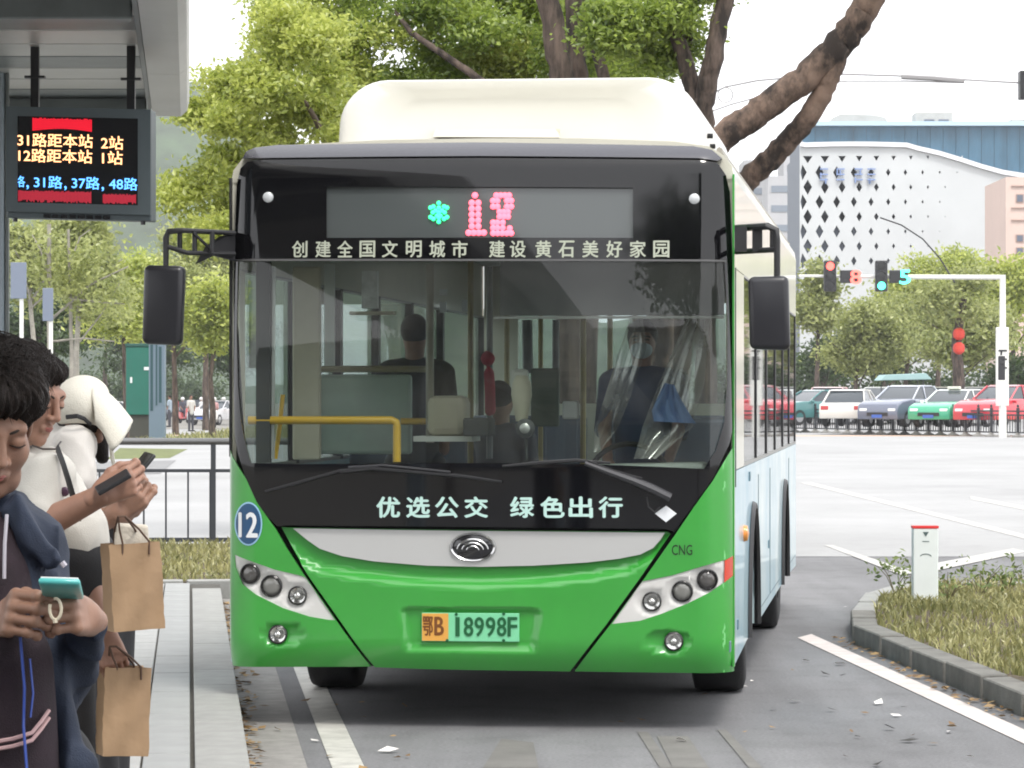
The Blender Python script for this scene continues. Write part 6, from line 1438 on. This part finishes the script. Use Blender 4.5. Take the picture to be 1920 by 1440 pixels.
# ---------------- person in the white sun hat, behind
DC = 8.95
def C_(px, py, d=0): return at(px, py, DC+d)
rootC = Vector((C_(165,0).x, DC+.05, GZ)); wc_ = thing('person', 'person in a drooping white sun hat and pale blouse holding a black phone', 'person', rootC)
LC = lambda px, py, d=0: C_(px, py, d)-rootC
MC = HM(LC(150,800,.03), 80, 30, 0, .74); parts = [xs(head_sdf(), MC).mesh(.004)]
n_ = SDF(); n_.cap(LC(150,790,.03), LC(140,850,.03), .048, .055); parts.append(n_.mesh(.006))
a_ = SDF(); a_.cap(LC(165,985,-.06), LC(215,965,-.12), .036, .026); parts.append(a_.mesh(.005)); hC = frame(LC(213,966,-.12), (.75,-.05,.62), (.35,-1,-.25)); parts.append(hand_sdf(hC, ((35,45,30),(50,60,35),(55,60,35),(60,60,35)), s=.95).mesh(.0026))
a_ = SDF(); a_.cap(LC(190,985,.10), LC(228,968,.0), .034, .026); parts.append(a_.mesh(.005)); hC2 = frame(LC(228,968,.0), (.55,-.1,.8), (.6,-1,0)); parts.append(hand_sdf(flipx(hC2), ((30,45,30),(35,50,30),(40,50,30),(45,50,30)), s=.92).mesh(.0026))
skC = join('skin', parts, m_skin, wc_); face_bits(skC, MC)
hs = SDF(); hs.ell(LC(152,786,.04), (.064,.075,.064)); hs.cap(LC(178,800,.03), LC(192,858,.02), .040, .016, .03); hs.obj('hair', .005, m_hair, wc_, folds(.002, (60,60,30), 2))
m_hat = mat('hat_white', (.74,.71,.62), .8, var=.05, scale=10, bump=.25, bscale=250)
rm3 = Matrix.Rotation(R(-38), 3, 'Y')
ht = SDF(); ht.ell(LC(150,760,.02), (.072,.090,.078)); ht.cap(LC(165,752,.02), LC(178,775,.02), .055, .045, .03); ht.ell(LC(150,830,.02), (.085,.12,.055), .015, '-')
hc_ = ht.obj('sun_hat', .0045, m_hat, wc_, folds(.0018, (22,22,18), 8))
V = []; Fc = []; na, nb_ = 14, 18
for i in range(na+1):
    for j in range(nb_+1):
        t_ = -1+2*j/nb_; s_ = i/na*(1-.09*(1-abs(t_))**2.5-.10*abs(t_)**5); w_ = abs(t_)**1.9
        cx_, cy_ = 170+(254-170)*s_**.95, 709+(792-709)*s_**1.15; ex, ey = 178+(214-178)*s_, 796+(852-796)*s_**1.3; x_ = cx_+(ex-cx_)*w_; y_ = cy_+(ey-cy_)*w_
        V.append(LC(x_+1.2*math.sin(j*1.1+i*.4), y_+1.0*math.sin(j*.7+i*.6), .02+.105*math.sin(t_*math.pi/2)*(.85+.15*s_)))
for i in range(na):
    for j in range(nb_): Fc.append((i*(nb_+1)+j, (i+1)*(nb_+1)+j, (i+1)*(nb_+1)+j+1, i*(nb_+1)+j+1))
me = bpy.data.meshes.new('brim'); me.from_pydata(V, [], Fc)
for p_ in me.polygons: p_.use_smooth = True
vz = link('brim', me, m_hat, hc_); sm_ = vz.modifiers.new('thickness', 'SOLIDIFY'); sm_.thickness = .009
q = MB(); q.tube([LC(124,782,-.09), LC(145,780,-.10), LC(158,785,-.085), LC(170,796,-.06)], .006, 6, sq=.6); q.build('neck_strap', m_plast, wc_, smooth=True)
q = MB(); q.tube([LC(208,838,-.02), LC(211,860,-.02), LC(217,884,-.02)], .006, 6); q.build('hat_cord', m_hat, wc_, smooth=True)
tC = SDF(); tC.cap(LC(90,850,.14), LC(142,835,-.02), .062, .056, .03); tC.ell(LC(115,930,.05), (.085,.12,.20), .05); tC.cap(LC(144,832,-.05), LC(147,905,-.08), .050, .054, .03); tC.cap(LC(130,960,.06), LC(190,1005,.06), .09, .065, .05)
tC.cap(LC(205,995,.05), LC(225,1012,.05), .055, .06, .04); tC.obj('blouse', .0065, m_wt, wc_, creases(.0055, 21))
pC = SDF(); pC.cap(LC(175,1045,.05), LC(190,1050,.05), .12, .11, .03); pC.cap(LC(160,1060,0), LC(165,1500,0), .09, .075, .04); pC.cap(LC(195,1060,.12), LC(190,1500,.12), .085, .075, .04); pC.cap(LC(165,1500,0), LC(165,1900,0), .07, .05, .02); pC.cap(LC(190,1500,.12), LC(190,1900,.12), .07, .05, .02)
pC.obj('trousers', .009, m_pants, wc_, folds(.004, (12,12,5), 14)); sh_ = SDF()
for px, d in ((165,0),(190,.12)): p = LC(px, 1930, d); p.z = .035; sh_.cap(p, p+Vector((.13,-.04,0)), .042, .036)
sh_.obj('shoes', .009, m_plast, wc_)
p3 = thing('mobile_phone', 'black phone raised at an angle in front of the sun hat person', 'phone', C_(252,888,-.12)); M = Euler((R(8), R(-50), R(20))).to_matrix(); MB().box((0,0,0), (.135,.068,.012), M).build('case', mat('phone_black', (.02,.022,.022), .3), p3, bevel=.004, smooth=True, ang=60)

# ---------------- paper bags
m_kraft = mat('kraft_paper', (.36,.235,.135), .75, var=.08, scale=5, bump=.5, bscale=14)
def paper_bag(label, c_tl, wdt, hgt, dep_, yaw, D_, handle_to, seed):
    r_ = random.Random(seed); root = at(*c_tl, D_); t = thing('paper_bag', label, 'bag', root, 0, 'paper bags hanging from hands')
    M = Matrix.Rotation(R(yaw), 3, 'Z') @ Matrix.Rotation(R(-3 if seed == 1 else 2), 3, 'Y'); V = []; Fc = []; nx, nz, ny = 8, 12, 4
    ring = [(i/nx, 0) for i in range(nx)]+[(1, j/ny) for j in range(ny)]+[(1-i/nx, 1) for i in range(nx)]+[(0, 1-j/ny) for j in range(ny)]; k = len(ring)
    for iz in range(nz+1):
        z = iz/nz
        for a, b_ in ring:
            pinch = .55*(1-z)**1.5*0; wv = .004*math.sin(z*9+a*7+seed)+.003*math.sin(a*13+z*4)
            gus = (.25*(1-z)*(1-abs(2*b_-1))*dep_ if a in (0, 1) else 0)*(1 if a == 0 else -1)
            V.append(M @ Vector((a*wdt+gus+r_.uniform(-.0012,.0012), b_*dep_*(1-.35*(1-z)*0)+wv+r_.uniform(-.0012,.0012), -z*hgt)))
    for iz in range(nz):
        for j in range(k): Fc.append((iz*k+j, iz*k+(j+1)%k, (iz+1)*k+(j+1)%k, (iz+1)*k+j))
    Fc.append(tuple(nz*k+j for j in range(k)))
    me = bpy.data.meshes.new('paper'); me.from_pydata(V, [], Fc)
    for p in me.polygons: p.use_smooth = True
    o = link('paper', me, m_kraft, t); md_ = o.modifiers.new('thickness', 'SOLIDIFY'); md_.thickness = .0015
    md2 = o.modifiers.new('edges', 'EDGE_SPLIT'); md2.split_angle = R(40)
    top = at(*handle_to, D_-.02)-root; m_c = mat('twisted_cord', (.10,.055,.035), .7)
    for side_, y in ((0, 0), (1, dep_)):
        q = MB(); a = M @ Vector((wdt*.25, y-.002, .002)); b_ = M @ Vector((wdt*.78, y-.002, .002)); q.tube([a-Vector((0,0,.03)), a, a.lerp(top, .5)+Vector((-.006,0,.0)), top+Vector((-.008,0,0)), top+Vector((.008,0,0)), b_.lerp(top, .5)+Vector((.008,0,0)), b_, b_-Vector((0,0,.03))], .0026, 6); q.build('handle', m_c, t, smooth=True)
    return t
paper_bag('brown paper bag hanging higher, in front of the sun hat person', (206,1022), .122, .205, .085, 21, 8.05, (228,968), 1)
paper_bag('brown paper bag hanging lower, below the other bag', (198,1252), .110, .210, .085, 18, 8.15, (212,1212), 2)

pkg = thing('package', 'cream package sticking out of the higher brown bag', 'package', at(212,1060,8.09)); q = MB(); a = at(212,981,8.09)-at(212,1060,8.09); e_ = at(283,985,8.12)-at(212,1060,8.09)
q.add([(a.x,0,-.05),(e_.x-.004,.035,-.02),(e_.x-.008,.035,e_.z),(a.x+.004,0,a.z),(a.x-.008,.05,-.05),(e_.x,.075,-.05),(e_.x-.012,.075,e_.z),(a.x,.05,a.z)], [(0,1,2,3),(7,6,5,4),(0,4,5,1),(1,5,6,2),(2,6,7,3),(3,7,4,0)]); q.build('wrapper', mat('cream_wrap', (.55,.50,.42), .7, var=.1, scale=30, bump=.4, bscale=60), pkg, bevel=.006)
# ---------------- people inside the bus and far away
def small_person(name_label, root_, top_c, pants_c, hgt=1.65, yaw=0, sit=False, h=.02, parent=None, group=None, cat='person'):
    t = thing('person', name_label, cat, root_, R(yaw), group); k = hgt/1.7; hip = .92*k if not sit else .5
    hc = hip+.62*k; s = SDF(); s.ell((0,0,hc+.13*k), (.072*k,.09*k,.11*k)); s.cap((0,.02,hc-.02), (0,.01,hc+.06), .05, .05); 
    s.cap((0,.01,hc+.04), (0,.01,hc-.10), .05, .05); s.cap((-.15*k,.01,hc-.09), (.15*k,.01,hc-.09), .035, .035)
    for x in (-1, 1): s.cap((x*.15*k,.01,hc-.09), (x*.20*k,-.05,hc-.33*k), .032, .032); s.cap((x*.20*k,-.05,hc-.33*k), (x*.16*k,-.28 if sit else -.08,hc-.50*k), .035, .028); s.ell((x*.15*k,-.31 if sit else -.1,hc-.53*k), (.035,.04,.04))
    s.obj('skin', h*.7, m_skin, t); hr = SDF(); hr.ell((0,.02,hc+.165*k), (.082*k,.095*k,.095*k)); hr.ell((0,-.09,hc+.09), (.075,.07,.07), .01, '-'); hr.obj('hair', h*.7, m_hair, t)
    c = SDF(); c.cap((-.14*k,.01,hc-.07), (.14*k,.01,hc-.07), .065, .065, .03); c.cap((0,0,hc-.15*k), (0,0,hip), .15*k, .14*k, .05)
    for x in (-1, 1): c.cap((x*.18*k,0,hc-.08), (x*.21*k,-.03,hc-.34*k), .055, .045, .02)
    c.obj('top', h, mat('cloth_'+'_'.join('%02d' % int(v*99) for v in top_c), top_c, .8), t); p = SDF()
    for x in (-.09, .09):
        if sit: p.cap((x,0,hip), (x,-.42,hip), .085, .065, .03); p.cap((x,-.42,hip), (x,-.42,.08), .062, .045, .02)
        else: p.cap((x,0,hip), (x*1.1,0,.06), .085, .05, .03)
    p.obj('trousers', h, mat('cloth_'+'_'.join('%02d' % int(v*99) for v in pants_c), pants_c, .8), t); q = MB()
    for x in (-.09, .09): q.box((x,(-.47 if sit else -.05),.035), (.09,.25,.07))
    q.build('shoes', m_plast, t, bevel=.02); return t
def busW(u, v, z): return Vector((B0.x+u*CT+v*ST, B0.y-u*ST+v*CT, z))
drv = small_person('driver in dark blue jacket and pale face mask seated behind the windscreen', busW(.74, 1.25, .70), (.04,.06,.12), (.03,.03,.04), 1.68, -6.5, True, .014)
kd = 1.68/1.7; hcd = .5+.62*kd; mk = SDF(); mk.ell((0,-.045,hcd+.09), (.058,.062,.050)); mk.obj('face_mask', .008, mat('mask_pale', (.5,.58,.62), .7), drv)
for x in (-1, 1):
    q = MB(); q.tube([(x*.018,-.083,hcd+.157),(x*.032,-.082,hcd+.160),(x*.048,-.070,hcd+.155)], .0045, 6); q.build('eyebrow', m_brow, drv, smooth=True)
    q = MB(); q.tube([(x*.02,-.088,hcd+.140),(x*.03,-.086,hcd+.141),(x*.042,-.078,hcd+.139)], .0042, 6); q.build('eye', m_iris, drv, smooth=True)
fr_ = SDF(); fr_.ell((0,-.03,hcd+.205), (.078,.062,.035)); fr_.obj('fringe', .008, m_hair, drv)
small_person('passenger in black standing by the partition inside the bus', busW(-.58, 2.0, .40), (.012,.013,.014), (.02,.02,.02), 1.62, 172, False, .018)
small_person('dark-haired passenger seated low near the middle of the bus', busW(-.16, 2.5, .42), (.10,.10,.12), (.03,.03,.03), 1.6, 150, True, .018)
jk = thing('blue_jacket', 'light blue cloth hanging beside the driver under the windscreen', 'cloth', busW(0,0,0), -TH)
film('cloth', [(Q(1246,718,.7), Q(1264,722,.7)), (Q(1232,745,.68), Q(1276,748,.68)), (Q(1222,770,.66), Q(1290,772,.66)), (Q(1226,790,.64), Q(1306,794,.64))], mat('cloth_light_blue', (.13,.22,.42), .8)).parent = jk
rc = thing('red_pennant', 'red cloth hanging from a pole in the bus aisle', 'cloth', busW(0,0,0), -TH); rp_ = SDF(); rp_.ell(Q(915,672,1.95), (.04,.035,.035)); rp_.cap(Q(917,700,1.95), Q(920,770,1.95), .025, .03, .02); rp_.obj('cloth', .009, mat('cloth_red', (.45,.02,.05), .7), rc, folds(.005, (30,30,8), 5))
# scooters with riders down the side road
def scooter(px, D, yaw, c1, label, label2, c2):
    p = at(px, 745, D); t = thing('scooter', label, 'scooter', (p.x, D, 0), R(yaw), 'scooters on the side road'); m = mat('scooter_'+'_'.join('%02d' % int(v*99) for v in c1), c1, .35, coat=.5)
    for y in (-.6, .6):
        q = MB(); q.lathe([(.12,-.05),(.21,-.05),(.23,0),(.21,.05),(.12,.05)], (0,y,.23), (1,0,0), 16); q.build('wheel', m_tyre, t, smooth=True)
    q = MB(); q.prism([(-.75,.45),(-.45,.30),(.35,.28),(.8,.5),(.82,.72),(.15,.74),(.05,.38),(-.42,.40),(-.55,.95),(-.66,.95)], lambda y, z, s: (-.14+.28*s, y, z), 1); q.build('body', m, t, bevel=.04, smooth=True, ang=50)
    q = MB(); q.box((0,.4,.77), (.26,.6,.08)); q.build('seat', m_plast, t, bevel=.03); q = MB(); q.tube([(-.3,-.5,1.02),(0,-.58,1.0),(.3,-.5,1.02)], .018, 6); q.build('handlebar', m_plast, t); MB().box((0,-.72,.86), (.16,.06,.12)).build('headlight', m_lampw, t, bevel=.02)
    r_ = small_person(label2, (p.x+math.sin(R(yaw))*-.2, D+.2*math.cos(R(yaw)), .28), c2, (.05,.05,.07), 1.65, yaw, True, .03, group='riders on the side road')
    hm = SDF(); hc = .5+.62*1.65/1.7; hm.ell((0,.01,hc+.17), (.12,.14,.12)); hm.obj('helmet', .02, mat('helmet_white', (.7,.68,.66), .3, coat=.5), r_)
    return t
scooter(402, 185, 8, (.65,.62,.6), 'white scooter coming straight up the side road', 'rider in pink top with white helmet on the white scooter', (.5,.28,.28))
scooter(345, 215, 30, (.5,.05,.05), 'red scooter under the far trees', 'rider in dark top on the red scooter', (.06,.06,.08))
scooter(372, 225, -60, (.3,.32,.36), 'grey scooter crossing in the distance', 'rider in white top on the grey scooter', (.6,.6,.6))
scooter(425, 215, 70, (.08,.09,.12), 'dark scooter beside the bus pillar in the distance', 'rider in grey top on the dark scooter', (.3,.3,.33))
tp = at(200, 745, 118); small_person('person in teal top standing beside the white car beyond the railing', (tp.x, 118, 0), (.04,.22,.28), (.03,.04,.08), 1.72, 40, False, .025)
for px, D, c, lab in ((358,165,(.5,.48,.45),'pedestrian in pale clothes near the far scooters'),(330,175,(.35,.05,.06),'pedestrian in red under the far trees'),(318,190,(.3,.36,.42),'pedestrian in blue grey right of the sign pillar')):
    p = at(px, 745, D); small_person(lab, (p.x, D, 0), c, (.05,.05,.06), 1.68, random.uniform(0, 360), False, .03)

# ================================================================== HAZE
hz_ = MB(); hz_.bb(-480, 480, -75, 1120, -1.2, 130); hzo = bpy.data.objects.new('haze', hz_.mesh('haze')); COL.objects.link(hzo); hzo['kind'] = 'stuff'
hm_ = bpy.data.materials.new('haze'); hm_.use_nodes = True; n = hm_.node_tree.nodes; n.clear(); o_ = n.new('ShaderNodeOutputMaterial'); pv = n.new('ShaderNodeVolumePrincipled')
pv.inputs['Color'].default_value = (.93,.95,1,1); pv.inputs['Density'].default_value = .00025; pv.inputs['Anisotropy'].default_value = .1
hm_.node_tree.links.new(pv.outputs[0], o_.inputs['Volume']); hzo.data.materials.append(hm_)
